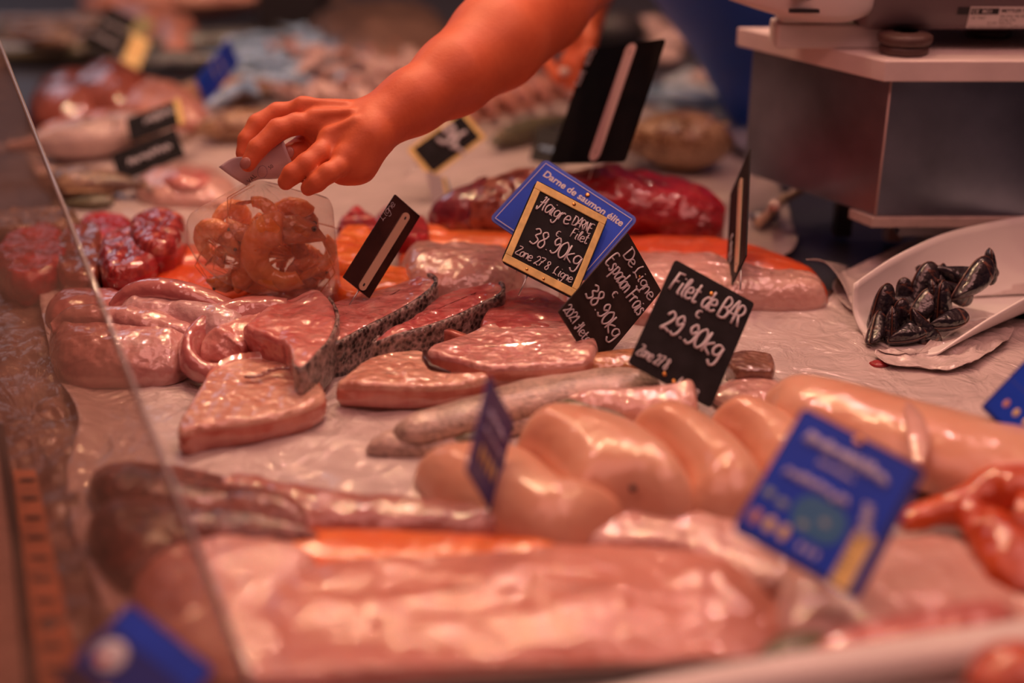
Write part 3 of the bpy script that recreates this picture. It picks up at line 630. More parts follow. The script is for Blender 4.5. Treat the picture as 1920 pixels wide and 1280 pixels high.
V, Fc = ribbon_geo([(792, 660, .008, .024, 0), (820, 656, .008, .024, 0), (860, 664, .008, .022, 0), (900, 680, .008, .022, 0), (916, 702, .008, .021, 0)], thick=.007, seed=3)
mesh('belly_flap', V, Fc, M['swordside'], st)
mesh('dark_bloodline', *tube([G(796, 660, .031), G(797, 672, .031), G(808, 688, .031), G(845, 698, .030)], [.002, .003, .003, .001]), M['cavity'], st)
steak('broad pink swordfish steak leaning behind the hollow steak', [(800, 660), (830, 638), (870, 622), (920, 603), (970, 597), (1040, 598), (1090, 612), (1120, 640), (1105, 672), (1050, 680), (980, 684), (910, 684), (860, 672)], .034, .022, [(880, 650), (1050, 640)], 33, mats=[flesh('pink_swordfish', (.56, .20, .18), (.70, .38, .33), (.66, .30, .26), scale=24, rings=18, bump=.9, fibre=.25), M['swordside']])

# ------------------------------------------------------------------ darnes with scaled grey skin
hs = slab('maigre_steak', 'horseshoe-shaped fish steak with black and grey scaled skin edge', 'fish steak', [(470, 596), (500, 572), (545, 556), (588, 540, .004), (612, 552, .004), (628, 575), (632, 600), (618, 635), (596, 660), (568, 688), (552, 684), (545, 662), (532, 640), (512, 630), (480, 622), (455, 610)], .040, .052, [M['darne'], M['darne_red']], spine=[(510, 600), (585, 600)], skin=(.27, .66), skinmat=M['greyskin'], seed=41, amp=.0025, nsc=45, group='scaled fish steaks', n=110, rings=20)
mesh('belly_flap', *loft_geo([(540, 585, .040, .012, .014), (480, 588, .040, .018, .018), (420, 606, .036, .018, .020), (376, 636, .028, .012, .022), (356, 664, .024, .009, .022), (360, 690, .018, .009, .018), (390, 704, .014, .009, .014), (430, 700, .012, .008, .012), (470, 680, .012, .006, .01)], seed=5, amp=.002, na=60), M['monkpink'], hs)
mesh('inner_flesh', *loft_geo([(500, 605, .034, .016, .012), (455, 628, .032, .024, .016), (415, 655, .026, .024, .016), (405, 685, .016, .014, .012)], seed=6, amp=.004, na=50, nr=28), M['darne'], hs)
mesh('dark_cavity', *loft_geo([(488, 628, .03, .006, .006), (505, 628, .028, .012, .014), (528, 634, .026, .008, .012)], seed=8, amp=.003), M['cavity'], hs)
slab('maigre_steak', 'long leaning fish steak with dark scaled edge, under the brown card', 'fish steak', [(560, 600), (610, 570), (660, 552), (720, 538), (770, 518, .004), (800, 512, .010), (818, 525, .010), (800, 548, .006), (755, 578), (700, 606), (650, 632), (632, 640), (600, 640), (570, 625)], .036, .040, [M['darne'], M['darne_red']], spine=[(620, 605), (770, 540)], skin=(.37, .86), skinmat=M['greyskin'], seed=42, amp=.002, nsc=45, group='scaled fish steaks', n=120, rings=18)
slab('maigre_steak', 'red fish steak with grey scaled edge, right of the long one', 'fish steak', [(720, 622), (775, 590), (820, 555), (870, 538), (915, 528, .004), (940, 530, .008), (941, 548, .006), (905, 568), (860, 590), (800, 612), (740, 628), (700, 642)], .034, .040, [M['darne_red'], M['darne_red']], spine=[(760, 608), (900, 548)], skin=(.40, .98), skinmat=M['greyskin'], seed=43, amp=.002, nsc=45, group='scaled fish steaks', n=120, rings=18)
slab('maigre_steak', 'glossy red fish steak under the yellow-framed slate sign', 'fish steak', [(900, 600), (925, 560), (960, 540), (1010, 538), (1060, 560), (1090, 590), (1080, 615), (1000, 618), (930, 618)], .030, .034, [M['darne_red'], M['darne_red']], seed=44, amp=.002, group='scaled fish steaks')

# ------------------------------------------------------------------ monkfish at the left
slab('monkfish_fillet', 'long glossy pink monkfish tail lying at the front left', 'fish', [(88, 640), (100, 605), (160, 592), (250, 594), (330, 606), (395, 622), (380, 650), (345, 676), (300, 690), (200, 694), (130, 690), (98, 672)], .040, .044, M['monk'], prof='dome', spine=[(150, 640), (320, 645)], seed=51, amp=.0025, nsc=40, group='monkfish fillets', n=120, rings=24)
loft('monkfish_fillet', 'narrow glistening flap along the back of the long monkfish tail', 'fish', [(96, 618, .034, .006, .006), (140, 600, .040, .014, .012), (220, 598, .042, .016, .012), (310, 610, .040, .014, .010), (385, 632, .030, .006, .006)], M['monk'], group='monkfish fillets', seed=57, amp=.003, na=60)
slab('monkfish_fillet', 'whitish translucent monkfish fillet on top of the long tail', 'fish', [(215, 598), (235, 565), (290, 550), (350, 556), (410, 580), (470, 610), (440, 628), (390, 628), (330, 612), (270, 612)], .034, .056, flesh('monk_white', (.60, .32, .32), (.70, .48, .47), (.66, .42, .44), scale=16, stretch=(.6, 1.3, 1), bump=.7), prof='dome', spine=[(270, 585), (410, 605)], seed=52, amp=.0025, group='monkfish fillets', n=110, rings=20)
slab('monkfish_fillet', 'thin mauve monkfish fillet under the glass edge', 'fish', [(80, 590), (100, 560), (150, 545), (220, 548), (260, 575), (230, 598), (160, 602), (100, 606)], .028, .036, M['monkpink'], prof='dome', spine=[(130, 578), (220, 580)], seed=53, amp=.002, group='monkfish fillets')
loft('monkfish_fillet', 'arched dark pink monkfish belly strip behind the white fillet', 'fish', [(205, 578, .040, .006, .006), (240, 556, .050, .012, .012), (290, 546, .056, .014, .013), (350, 552, .056, .014, .012), (420, 575, .048, .013, .010), (490, 600, .036, .010, .008), (530, 610, .03, .004, .004)], M['monkpink'], group='monkfish fillets', seed=54, amp=.0015)
slab('monkfish_fillet', 'pale monkfish slice tucked behind the horseshoe steak', 'fish', [(430, 575), (480, 560), (560, 548), (640, 548), (700, 545), (690, 560), (600, 580), (500, 600), (450, 595)], .028, .030, M['monk'], prof='dome', spine=[(480, 580), (650, 560)], seed=55, group='monkfish fillets')
slab('monkfish_fillet', 'pale knobbly monkfish tail beside the yellow-framed sign', 'fish', [(748, 505), (765, 480), (800, 470), (860, 480), (930, 480), (975, 495), (985, 530), (930, 552), (860, 556), (800, 550), (760, 540)], .050, .052, M['pinkwhite'], prof='dome', spine=[(800, 515), (930, 518)], seed=56, amp=.0035, nsc=34, group='monkfish fillets', n=110, rings=22, p=3, q=.45)

# ------------------------------------------------------------------ salmon
slab('salmon_fillet', 'thin orange salmon fillet left of the shrimp bag, upper one', 'fish', [(200, 515), (240, 490), (300, 472), (350, 462), (410, 462), (420, 480), (350, 498), (280, 512), (230, 524)], .016, .034, M['salmonred'], prof='dome', spine=[(250, 503), (380, 475)], seed=61, group='salmon fillets')
slab('salmon_fillet', 'orange salmon fillet with dark skin below the bag', 'fish', [(240, 530), (270, 512), (330, 498), (420, 500), (500, 530), (540, 552), (480, 560), (400, 562), (330, 552), (270, 540)], .020, .030, [M['salmonred'], M['black']], prof='dome', spine=[(300, 522), (480, 542)], seed=62, group='salmon fillets')
slab('salmon_fillet', 'orange salmon chunk just right of the shrimp bag', 'fish', [(610, 470), (625, 440), (655, 416), (690, 420), (705, 440), (720, 470), (690, 490), (640, 492)], .050, .052, M['salmon'], seed=63, group='salmon fillets', rr=.012, amp=.004)
slab('salmon_fillet', 'orange salmon pieces under the brown card', 'fish', [(620, 520), (640, 490), (690, 478), (730, 490), (770, 500), (760, 530), (700, 545), (640, 545)], .034, .038, M['salmon'], seed=64, group='salmon fillets', rr=.01, amp=.003)
slab('salmon_fillet', 'flat orange salmon fillet behind the pale monkfish tail', 'fish', [(745, 470), (780, 448), (850, 438), (930, 440), (990, 452), (1000, 478), (920, 485), (830, 485), (760, 492)], .028, .036, M['salmon'], prof='dome', spine=[(800, 468), (940, 462)], seed=65, group='salmon fillets')
slab('salmon_fillet', 'small orange salmon slice right of the brown card', 'fish', [(755, 450), (775, 432), (810, 428), (850, 440), (860, 455), (800, 462)], .024, .040, M['salmon'], prof='dome', seed=69, group='salmon fillets')
slab('salmon_fillet', 'large deep orange salmon side in front of the tuna loin', 'fish', [(1130, 460), (1220, 448), (1320, 448), (1420, 466), (1500, 498), (1545, 530), (1550, 550), (1480, 548), (1350, 520), (1200, 500)], .030, .034, M['salmonred'], prof='dome', spine=[(1220, 475), (1360, 485), (1490, 525)], seed=66, group='salmon fillets', n=120)
wf = thing('hake_fillet', 'thick whitish pink fillet with thin dark skin line, before the salmon side', 'fish', G(1340, 540, 0))
slab('flesh', None, None, [(1130, 500), (1200, 478), (1280, 478), (1340, 490), (1400, 508), (1480, 520), (1540, 532), (1553, 545), (1540, 558), (1470, 562), (1400, 562), (1300, 580), (1200, 590), (1120, 560)], .036, .037, [M['pinkwhite'], M['darkedge']], prof='dome', p=3.2, spine=[(1200, 535), (1340, 530), (1490, 542)], seed=67, amp=.003, und=.005, n=120, rings=22, parent=wf)
mesh('dark_skin', *loft_geo([(1330, 578, .003, .004, .003), (1400, 577, .004, .006, .006), (1470, 573, .006, .007, .008), (1530, 565, .007, .007, .009), (1560, 551, .005, .003, .005)], seed=9), M['darkedge'], wf)
slab('fish_fillet', 'dusky pink fillet between the framed sign and the brown slate', 'fish', [(1050, 520), (1100, 470), (1160, 458), (1230, 470), (1250, 520), (1180, 580), (1100, 600), (1060, 580)], .028, .032, M['pink'], prof='dome', seed=68)

# ------------------------------------------------------------------ tuna
tl = thing('tuna_loin', 'large dark red tuna loin with skin on its left half', 'fish', G(1100, 430, 0))
st_ = [(880, 412, .028, .040, .030), (900, 405, .034, .056, .040), (960, 398, .038, .062, .044), (1060, 392, .040, .064, .046), (1180, 390, .040, .062, .044), (1270, 400, .036, .056, .038), (1330, 412, .032, .046, .032), (1358, 420, .028, .020, .018)]
V, Fc = loft_geo(st_, seed=71, amp=.009, nsc=22, na=110, nr=56, pw=2.4, flat=.8)
K = []
for f in Fc:
    c = sum((V[i] for i in f[:4]), Vector()) / 4; xx = c.x + .04 * nz(c, 20, 3)
    K.append(1 if xx < .055 and len(f) == 4 else 0)
mesh('loin', V, Fc, [M['tuna'], M['tunaskin']], tl, K)
mesh('cut_face', *loft_geo([(846, 420, .012, .010, .012), (858, 412, .020, .040, .026), (880, 408, .030, .052, .042), (905, 404, .034, .050, .044)], seed=72, amp=.002, na=30, nr=32, pw=2.6, flat=.9), M['tunacut'], tl)
slab('tuna_chunk', 'red wet tuna chunk nearest the glass edge', 'fish', [(182, 470), (190, 440), (220, 420), (260, 425), (295, 440), (300, 468), (270, 492), (220, 500), (195, 495)], .050, .052, [flesh('tuna_grain', (.20, .010, .012), (.44, .045, .04), (.58, .18, .12), scale=26, rings=26, bump=1.0, bs=90, coat=.9), M['tuna']], seed=73, rr=.014, amp=.004, group='tuna chunks')
slab('tuna_chunk', 'red wet tuna chunk touching the left of the bag', 'fish', [(240, 430), (245, 398), (275, 384), (320, 388), (348, 400), (342, 432), (315, 455), (270, 455)], .054, .062, [flesh('tuna_grain', (.3, .02, .02), (.5, .1, .08)), M['tuna']], seed=74, rr=.014, amp=.004, group='tuna chunks')
slab('tuna_chunk', 'small dark red tuna piece behind the grained chunks', 'fish', [(150, 405), (190, 392), (240, 400), (250, 425), (200, 440), (160, 435)], .03, .034, M['tuna'], seed=75, rr=.01, amp=.003, group='tuna chunks')
slab('tuna_chunk', 'ruby red tuna cube behind the salmon chunk', 'fish', [(630, 425), (645, 398), (670, 384), (700, 400), (715, 425), (680, 440)], .045, .050, M['tuna'], seed=76, rr=.008, amp=.004, group='tuna chunks')
slab('tuna_chunk', 'ruby red tuna piece right behind the brown card', 'fish', [(740, 432), (755, 410), (790, 400), (805, 415), (805, 440), (770, 448)], .040, .045, M['tuna'], seed=77, rr=.012, amp=.003, group='tuna chunks')
slab('fish_piece', 'brown grainy fish slice behind the flat salmon', 'fish', [(800, 440), (840, 425), (900, 428), (920, 444), (860, 452)], .016, .020, M['mottled'], prof='dome', seed=78)
for i, (lb, ol, m) in enumerate([
  ('dark red meat slab behind the glass, left one', [(-20, 470), (20, 430), (80, 410), (120, 430), (130, 480), (80, 510), (20, 515)], M['tuna']),
  ('dark red meat slab behind the glass, next to the tuna chunks', [(100, 450), (130, 420), (180, 412), (195, 450), (185, 500), (140, 512), (105, 500)], M['redbrown']),
  ('brown fish slab behind the glass above the dark red slabs', [(-40, 400), (40, 385), (130, 385), (150, 410), (80, 425), (-20, 430)], M['mottled'])]):
    slab('tuna_slab', lb, 'fish', ol, .035, .038, m, seed=80 + i, rr=.012, amp=.004)
# small scraps on the bare paper
slab('fish_scrap', 'tiny red scrap of flesh on the bare paper below the scoop', 'scrap', [(1628, 678), (1645, 674), (1670, 674), (1668, 683), (1650, 686), (1636, 684)], .004, .008, M['tuna'], prof='dome', n=40, rings=6)
# ------------------------------------------------------------------ writing
GL = {
 'a': [[(.75,.55),(.4,.65),(.1,.4),(.2,.05),(.5,.05),(.75,.45),(.78,.6),(.75,.1),(.9,.0)]],
 'A': [[(0,0),(.4,1),(.55,1),(.8,0)],[(.15,.4),(.75,.4)]],
 'B': [[(.1,0),(.15,1),(.6,1),(.75,.78),(.5,.55),(.15,.52)],[(.5,.55),(.85,.35),(.65,.02),(.1,0)]],
 'D': [[(.1,0),(.15,1)],[(0,.98),(.6,.95),(.9,.5),(.6,.05),(.1,0)]],
 'E': [[(.75,1),(.15,.95),(.1,0),(.75,.02)],[(.12,.52),(.6,.55)]],
 'F': [[(.8,1),(.1,.95)],[(.2,.95),(.1,0)],[(.15,.5),(.6,.55)]],
 'L': [[(.3,1),(.1,.6),(.15,.1),(0,.0),(.3,.1),(.7,0)]],
 'M': [[(-.1,.15),(.0,-.1),(.2,.2),(.35,1),(.2,.9)],[(.0,.5),(.5,.6),(.62,1),(.6,.3),(.7,0)]],
 'N': [[(.1,0),(.12,1),(.7,0),(.75,1)]],
 'R': [[(.1,0),(.15,1),(.6,1),(.75,.75),(.5,.52),(.15,.5)],[(.4,.5),(.8,0)]],
 'Z': [[(.1,1),(.75,.95),(.05,.05),(.8,0)]],
 'd': [[(.7,.5),(.4,.6),(.1,.35),(.2,.05),(.5,.05),(.72,.4)],[(.75,1),(.7,.1),(.85,0)]],
 'e': [[(.1,.3),(.65,.38),(.55,.6),(.25,.6),(.08,.3),(.25,.02),(.6,.05),(.75,.15)]],
 'f': [[(.75,.9),(.5,1),(.35,.8),(.3,0)],[(.1,.55),(.65,.55)]],
 'g': [[(.7,.55),(.35,.62),(.1,.38),(.25,.1),(.6,.2),(.7,.55),(.65,-.25),(.35,-.42),(.1,-.25)]],
 'h': [[(.15,1),(.1,0)],[(.12,.35),(.4,.6),(.6,.45),(.6,0)]],
 'i': [[(.3,.58),(.25,.08),(.45,0)],[(.32,.82),(.33,.86)]],
 'k': [[(.15,1),(.1,0)],[(.65,.62),(.15,.3),(.7,0)]],
 'l': [[(.2,.3),(.5,.9),(.35,1),(.22,.7),(.25,.1),(.5,.0)]],
 'm': [[(.1,0),(.1,.58),(.1,.45),(.3,.6),(.42,.45),(.42,0)],[(.42,.45),(.62,.6),(.75,.45),(.78,0)]],
 'n': [[(.1,0),(.12,.58),(.12,.42),(.4,.6),(.6,.42),(.6,0)]],
 'o': [[(.4,.6),(.12,.4),(.2,.05),(.5,.02),(.68,.3),(.55,.58),(.38,.6)]],
 'p': [[(.15,.6),(.1,-.42)],[(.12,.5),(.45,.62),(.68,.35),(.45,.05),(.12,.12)]],
 'r': [[(.12,0),(.15,.58),(.15,.4),(.4,.6),(.6,.55)]],
 's': [[(.62,.52),(.35,.62),(.18,.45),(.55,.22),(.4,.0),(.08,.06)]],
 't': [[(.35,.95),(.3,.1),(.5,0),(.65,.08)],[(.08,.6),(.62,.62)]],
 'u': [[(.12,.58),(.12,.1),(.4,0),(.6,.2),(.62,.58)],[(.62,.3),(.7,0)]],
 'x': [[(.1,.55),(.65,0)],[(.65,.58),(.08,0)]],
 '0': [[(.4,1),(.1,.7),(.12,.2),(.4,0),(.68,.3),(.68,.75),(.4,1)]],
 '1': [[(.1,.7),(.4,1),(.38,0)]],
 '2': [[(.1,.75),(.35,1),(.65,.8),(.5,.45),(.1,.02),(.4,.1),(.75,0)]],
 '3': [[(.12,.88),(.4,1),(.65,.8),(.35,.55),(.7,.35),(.5,.02),(.1,.08)]],
 '7': [[(.1,.95),(.75,1),(.4,.4),(.3,0)],[(.25,.5),(.65,.52)]],
 '8': [[(.62,.85),(.38,1),(.15,.8),(.6,.35),(.5,.02),(.2,.05),(.15,.3),(.55,.65),(.62,.85)]],
 '9': [[(.65,.75),(.4,1),(.15,.75),(.35,.5),(.65,.7),(.6,.2),(.35,0),(.1,.1)]],
 'C': [[(.6,.95),(.25,.9),(.1,.5),(.25,.08),(.65,.05)],[(.0,.52),(.32,.54)]],
 '.': [[(.25,.02),(.27,.05)]], ',': [[(.3,.05),(.2,-.15)]], ' ': [], "'": [[(.3,1),(.25,.8)]],
 'e^': [[(.1,.3),(.65,.38),(.55,.6),(.25,.6),(.08,.3),(.25,.02),(.75,.15)],[(.3,.8),(.6,1)]],
}
rs = random.Random(5)
class Card:
    """TL, TR, BL in frame pixels; b = depth change from top to bottom (m)"""
    def __init__(s, name, label, TL, TR, BL, Z0, b, board, th=.0016, rad=.006, cat='price sign', group='price signs', skewok=True):
        sc = F / Z0; u = Vector(((TR[0] - TL[0]) / sc, (TR[1] - TL[1]) / sc)); v = Vector(((BL[0] - TL[0]) / sc, (BL[1] - TL[1]) / sc))
        a = -(u.dot(v)) / b
        s.tl = W(TL[0], TL[1], Z0); tr = W(TR[0], TR[1], Z0 + a); bl = W(BL[0], BL[1], Z0 + b)
        s.U = tr - s.tl; s.W = s.U.length; s.U.normalize(); s.V = bl - s.tl; s.H = s.V.length
        s.V = s.V - s.U * s.V.dot(s.U); s.V.normalize(); s.N = s.V.cross(s.U); s.N.normalize()
        if s.N.dot(CAMP - s.tl) < 0: s.N = -s.N
        s.th = th; low = s.P(.5, 1); s.root = thing(name, label, cat, (low.x, low.y, max(low.z - .01, 0)), group)
        s.board_mat = board; s.rect('board', 0, 0, 1, 1, board, -th, 0, rad)
    def P(s, u, v, n=0): return s.tl + s.U * (u * s.W) + s.V * (v * s.H) + s.N * n
    def rect(s, name, u0, v0, u1, v1, mat, n0=0.0, n1=0.0004, rad=.004, parent=None):
        w = (u1 - u0) * s.W; h = (v1 - v0) * s.H; rad = min(rad, w / 2.01, h / 2.01); pts = []
        for cx, cy, a0 in ((w - rad, rad, -90), (w - rad, h - rad, 0), (rad, h - rad, 90), (rad, rad, 180)):
            for k in range(7):
                a = math.radians(a0 + k * 15); pts.append((cx + rad * math.cos(a), cy + rad * math.sin(a)))
        o = s.P(u0, v0); V = []; n = len(pts)
        for d in (n0, n1):
            for p in pts: V.append(o + s.U * p[0] + s.V * p[1] + s.N * d)
        Fc = [tuple(range(n))[::-1], tuple(range(n, 2 * n))] + [(i, (i + 1) % n, n + (i + 1) % n, n + i) for i in range(n)]
        if (s.U.cross(s.V)).dot(s.N) < 0: Fc = [f[::-1] for f in Fc]
        ob = mesh(name, V, Fc, mat, parent or s.root, smooth=False); return ob
    def frame(s, m, du, dv, th=.0012, rad=.007):
        """yellow painted border as four bars in one mesh"""
        mb = MB(); 
        def bar(u0, v0, u1, v1):
            P = [s.P(u0, v0, 0), s.P(u1, v0, 0), s.P(u1, v1, 0), s.P(u0, v1, 0)]
            T = [p + s.N * th for p in P]; V, Fc = hexa(P + T); mb.add(V, Fc)
        e = .012
        bar(e, e, 1 - e, dv); bar(e, 1 - dv, 1 - e, 1 - e); bar(e, dv, du, 1 - dv); bar(1 - du, dv, 1 - e, 1 - dv)
        return bevel(mb.build('frame', m, s.root, smooth=False), .0006, 2)
    def write(s, text, u, v, h, du=(1, 0), mat=None, r=.0009, adv=.74, name='writing', jit=.04, n=.0006, wf=None):
        """handwriting from (u,v) card fractions, letter height h in m; du = direction in card axes"""
        mat = mat or M['chalk']; mb = MB(); x = 0
        d = (s.U * du[0] + s.V * du[1]).normalized(); up = -(s.V * du[0] - s.U * du[1]).normalized()
        o = s.P(u, v, n)
        tot = sum(adv * h * (.62 if c_ in "il.' " else 1.12 if c_ in 'mMEBDRN' else .95) for c_ in text)
        sx = (wf * s.W / tot) if wf else 1
        for ch in text:
            g = GL.get(ch) 
            if g is None: g = GL.get(ch.lower(), [])
            k = h * (1 + rs.uniform(-jit, jit)); yo = rs.uniform(-jit, jit) * h
            for st in g:
                if len(st) > 2:
                    st = catmull(st, len(st) * 3)
                mb.add(*tube([o + d * ((x + p[0] * k) * sx + p[1] * k * .12) + up * (p[1] * k + yo) for p in st], r, 6))
            x += adv * h * (.62 if ch in "il.' " else 1.12 if ch in 'mMEBDRN' else .95)
        if mb.V: return mb.build(name, mat, s.root)
    def scribble(s, u, v, w, h, mat, n=10, r=.001, du=(1, 0), name='writing'):
        mb = MB(); d = (s.U * du[0] + s.V * du[1]).normalized(); up = -(s.V * du[0] - s.U * du[1]).normalized(); o = s.P(u, v, .0006)
        for i in range(n):
            x = w * i / n; st = [(0, rs.uniform(0, .4)), (rs.uniform(.2, .6), rs.uniform(.6, 1)), (.8, rs.uniform(0, .5)), (1., rs.uniform(.2, .6))]
            mb.add(*tube([o + d * (x + p[0] * w / n) + up * p[1] * h for p in catmull(st, 8)], r, 6))
        return mb.build(name, mat, s.root)
    def text(s, txt, u, v, size, mat, off=.0, wlim=None, name='lettering'):
        c = bpy.data.curves.new('lettering', 'FONT'); c.body = txt; c.size = size; c.offset = off; c.extrude = .0001
        o = bpy.data.objects.new('t', c); me = bpy.data.meshes.new_from_object(o)
        bpy.data.objects.remove(o); V = [Vector(v_.co) for v_ in me.vertices]; Fc = [tuple(p.vertices) for p in me.polygons]
        bpy.data.meshes.remove(me)
        wdt = max(p.x for p in V); k = (wlim * s.W / wdt) if wlim else 1
        b = s.P(u, v, .0007); VV = [b + s.U * p.x * k - s.V * p.y * min(k, 1.15) + s.N * p.z for p in V]
        return mesh(name, VV, Fc, mat, s.root, smooth=False)
    def screw(s, u, v, r=.0022):
        p = s.P(u, v, .0008); mb = MB(); mb.add(*ellipsoid(p, s.U * r, s.V * r, s.N * .0012, 14, 6)); mb.add(*tube([p - s.N * .004, p], r * .4, 8))
        return mb.build('screw', M['brass'], s.root)
    def spike(s, u, v, ln=.03, dirn=None, r=.0008):
        a = s.P(u, v - .08, -.0022); b = s.P(u, v, -.0022) + (dirn or s.V) * ln
        return mesh('spike', *tube([a, b], r, 8), M['pin'], s.root)
    def strip(s, u, v0, v1, wd, mat, n0=.0003, th=.0014, parent=None):
        hw = wd / s.W / 2; st = s.rect('clip_strip', u - hw, v0, u + hw, v1, mat, n0, n0 + th, wd / 2)
        for vv in (v0 + wd / s.H * .7, v1 - wd / s.H * .7):
            p = s.P(u, vv, n0 + th); mesh('hole', *ellipsoid(p, s.U * .0011, s.V * .0019, s.N * .0003, 10, 4), M['black'], st)
        return st
    def blob(s, u, v, ru, rv, mat, name='print'):
        return mesh(name, *ellipsoid(s.P(u, v, .0004), s.U * ru, s.V * rv, s.N * .0005, 16, 4), mat, s.root)

# yellow framed slate in focus
c = Card('price_sign', 'black slate price sign with yellow frame, handwritten Maigre', (1006, 337), (1141, 408), (938, 490), 1.245, -.035, M['slate'], rad=.006)
c.frame(M['yellow'], .095, .10)
c.write('Maigre', .14, .29, .0150, (1, .02), r=.0008, wf=.42); c.write('DARNE', .60, .27, .0105, (1, -.02), r=.00065, wf=.27)
c.write('Filet', .64, .40, .0105, (1, -.03), r=.00065, wf=.23); c.write('38.90kg', .20, .68, .0180, (1, -.04), r=.0009, wf=.68)
c.write('C', .47, .47, .0065, r=.0006); c.write('Zone 27 8  Ligne', .11, .85, .0095, (1, .02), r=.0006, wf=.76)
c.screw(.54, .055); c.screw(.32, .95, .0016); c.screw(.55, .96, .0016); c.spike(.36, 1.0, .022)
# blue card behind
c = Card('price_sign', 'blue plastic sign lettered Darne de saumon, behind the yellow-framed slate', (1022, 297), (1197, 410), (925, 415), 1.30, -.03, M['blueedge'], rad=.006)
c.rect('blue_face', .02, .025, .98, .975, M['blue'], 0, .0005, .005)
mb = MB()
for v0, v1 in ((.045, .055), (.95, .96)): 
    P = [c.P(.035, v0, .0006), c.P(.965, v0, .0006), c.P(.965, v1, .0006), c.P(.035, v1, .0006)]; mb.add(P + [p + c.N * .0002 for p in P], hexa([0] * 8)[1])
for u0, u1 in ((.035, .042), (.958, .965)):
    P = [c.P(u0, .045, .0006), c.P(u1, .045, .0006), c.P(u1, .96, .0006), c.P(u0, .96, .0006)]; mb.add(P + [p + c.N * .0002 for p in P], hexa([0] * 8)[1])
mb.build('border_line', M['lilac'], c.root, smooth=False)
c.text('Darne de saumon élite', .09, .20, .0115, M['chalk'], .00025, wlim=.84)
c.screw(.52, .10, .0026); c.spike(.5, 1.0, .03)
# brown-black slate, Espadon
c = Card('price_sign', 'brown-black slate sign handwritten Espadon Frais, between framed and bass signs', (1177, 436), (1240, 545), (1043, 577), 1.215, -.055, M['slate_brown'], rad=.001)
c.write('De Ligne', .16, .17, .0140, (1, .0), r=.0008, wf=.78); c.write('Espadon Frais', .03, .36, .0170, (1, .0), r=.0009, wf=.94)
c.write('38.90kg', .10, .70, .0180, (1, 0), r=.00095, wf=.80); c.write('C', .42, .475, .0070, r=.0007); c.write('2021 Mete', .02, .96, .011, (1, -.02), r=.0006, wf=.60)
c.screw(.58, .13, .0016); c.screw(.70, .95, .0016); c.screw(.86, .95, .0016); c.spike(.8, 1.0, .012)
# bass slate
c = Card('price_sign', 'black slate sign handwritten Filet de Bar, frontmost of the three slates', (1266, 486), (1415, 568), (1169, 675), 1.135, -.045, M['slate'], rad=.003)
c.write('Filet de BAR', .06, .27, .0200, (1, .0), r=.00115, wf=.86); c.write('29.90kg', .14, .61, .0205, (1, 0), r=.0012, wf=.72); c.write('C', .44, .37, .0075, r=.0009)
c.write('Zone 27 8', .035, .90, .0110, (1, .02), r=.0007, wf=.36); c.write('Ligne', .56, .975, .009, r=.0007, wf=.25)
c.screw(.52, .12, .0022); c.screw(.40, .94, .0020); c.screw(.52, .955, .0018); c.screw(.86, .14, .0010); c.spike(.5, 1.0, .02)
# near edge-on blue sign
c = Card('price_sign', 'narrow near-edge-on navy sign standing before the bass fillets', (919, 704), (963, 792), (878, 885), .90, -.03, M['navy'], rad=.003)
c.scribble(.2, .35, c.W * .6, .008, M['lilac'], 8); c.scribble(.2, .5, c.W * .6, .005, M['lilac'], 8)
for k in range(4): c.blob(.25 + k * .16, .70, .0035, .007, M['yellow'])
c.spike(.9, 1.0, .01)
# big blurred blue sign
c = Card('price_sign', 'largest blue sign, tilted, out of focus at the right front', (1507, 762), (1737, 882), (1360, 985), .845, -.035, M['navy'], rad=.004)
c.rect('blue_face', .015, .02, .93, .965, M['blue'], 0, .0005, .004)
c.scribble(.13, .24, c.W * .66, .011, M['lilac'], 12, .0016, (1, .0)); c.scribble(.30, .33, c.W * .28, .005, M['lilac'], 7, .0009, (1, .0)); c.scribble(.12, .50, c.W * .50, .008, M['lilac'], 10, .0012, (1, .0))
c.scribble(.72, .42, c.W * .25, .010, M['lilac'], 5, .0016, (.25, 1)); c.rect('sea_print', .30, .52, .70, .80, M['teal'], .0005, .0007, .012)
for u, v in ((.10, .66), (.22, .68), (.42, .74), (.55, .66)): c.blob(u, v, .0040, .0035, plain('pale_fish_print', (.25, .36, .36), rough=.5))
for k, mm in ((0, M['redprint']), (1, M['yellow']), (2, M['yellow'])): c.blob(.10 + k * .115, .85 - k * .0, .0034, .0062, plain('coral_print', (.62, .30, .22)) if k == 0 else mm)
for k in range(3): c.blob(.48 + k * .06, .88, .0016, .0030, M['chalk'])
c.rect('scale_print', .76, .58, .91, .99, M['yellow'], .0005, .0008, .002)
for k in range(9): c.rect('scale_tick', .76, .61 + k * .042, .80 + .03 * (k % 2), .617 + k * .042, M['ink'], .0008, .0010, .0003)
c.screw(.48, .045, .003); c.spike(.9, 1.0, .006)
# right edge blue sign
c = Card('price_sign', 'blue sign cut off by the right edge of the view', (1925, 672), (2065, 800), (1831, 753), 1.02, -.03, M['navy'], rad=.003)
c.rect('blue_face', .02, .03, .98, .97, M['blue'], 0, .0005, .003); c.rect('blue_line', .03, .40, .97, .415, M['blueedge'], .0005, .0007, .0002)
for k in range(5): c.blob(.16 + k * .13, .72, .0024, .0050, plain('coral_print', (.62, .30, .22)) if k == 0 else M['yellow'])
c.spike(.6, 1.0, .03)
# back blue sign
c = Card('price_sign', 'small blue sign standing among the rear fish at the left', (430, 73), (449, 118), (367, 152), 2.08, -.03, M['blue'], rad=.003)
c.scribble(.15, .4, c.W * .7, .006, M['lilac'], 6, .001); c.scribble(.15, .6, c.W * .5, .006, M['lilac'], 5, .001); c.spike(.5, 1.0, .02)
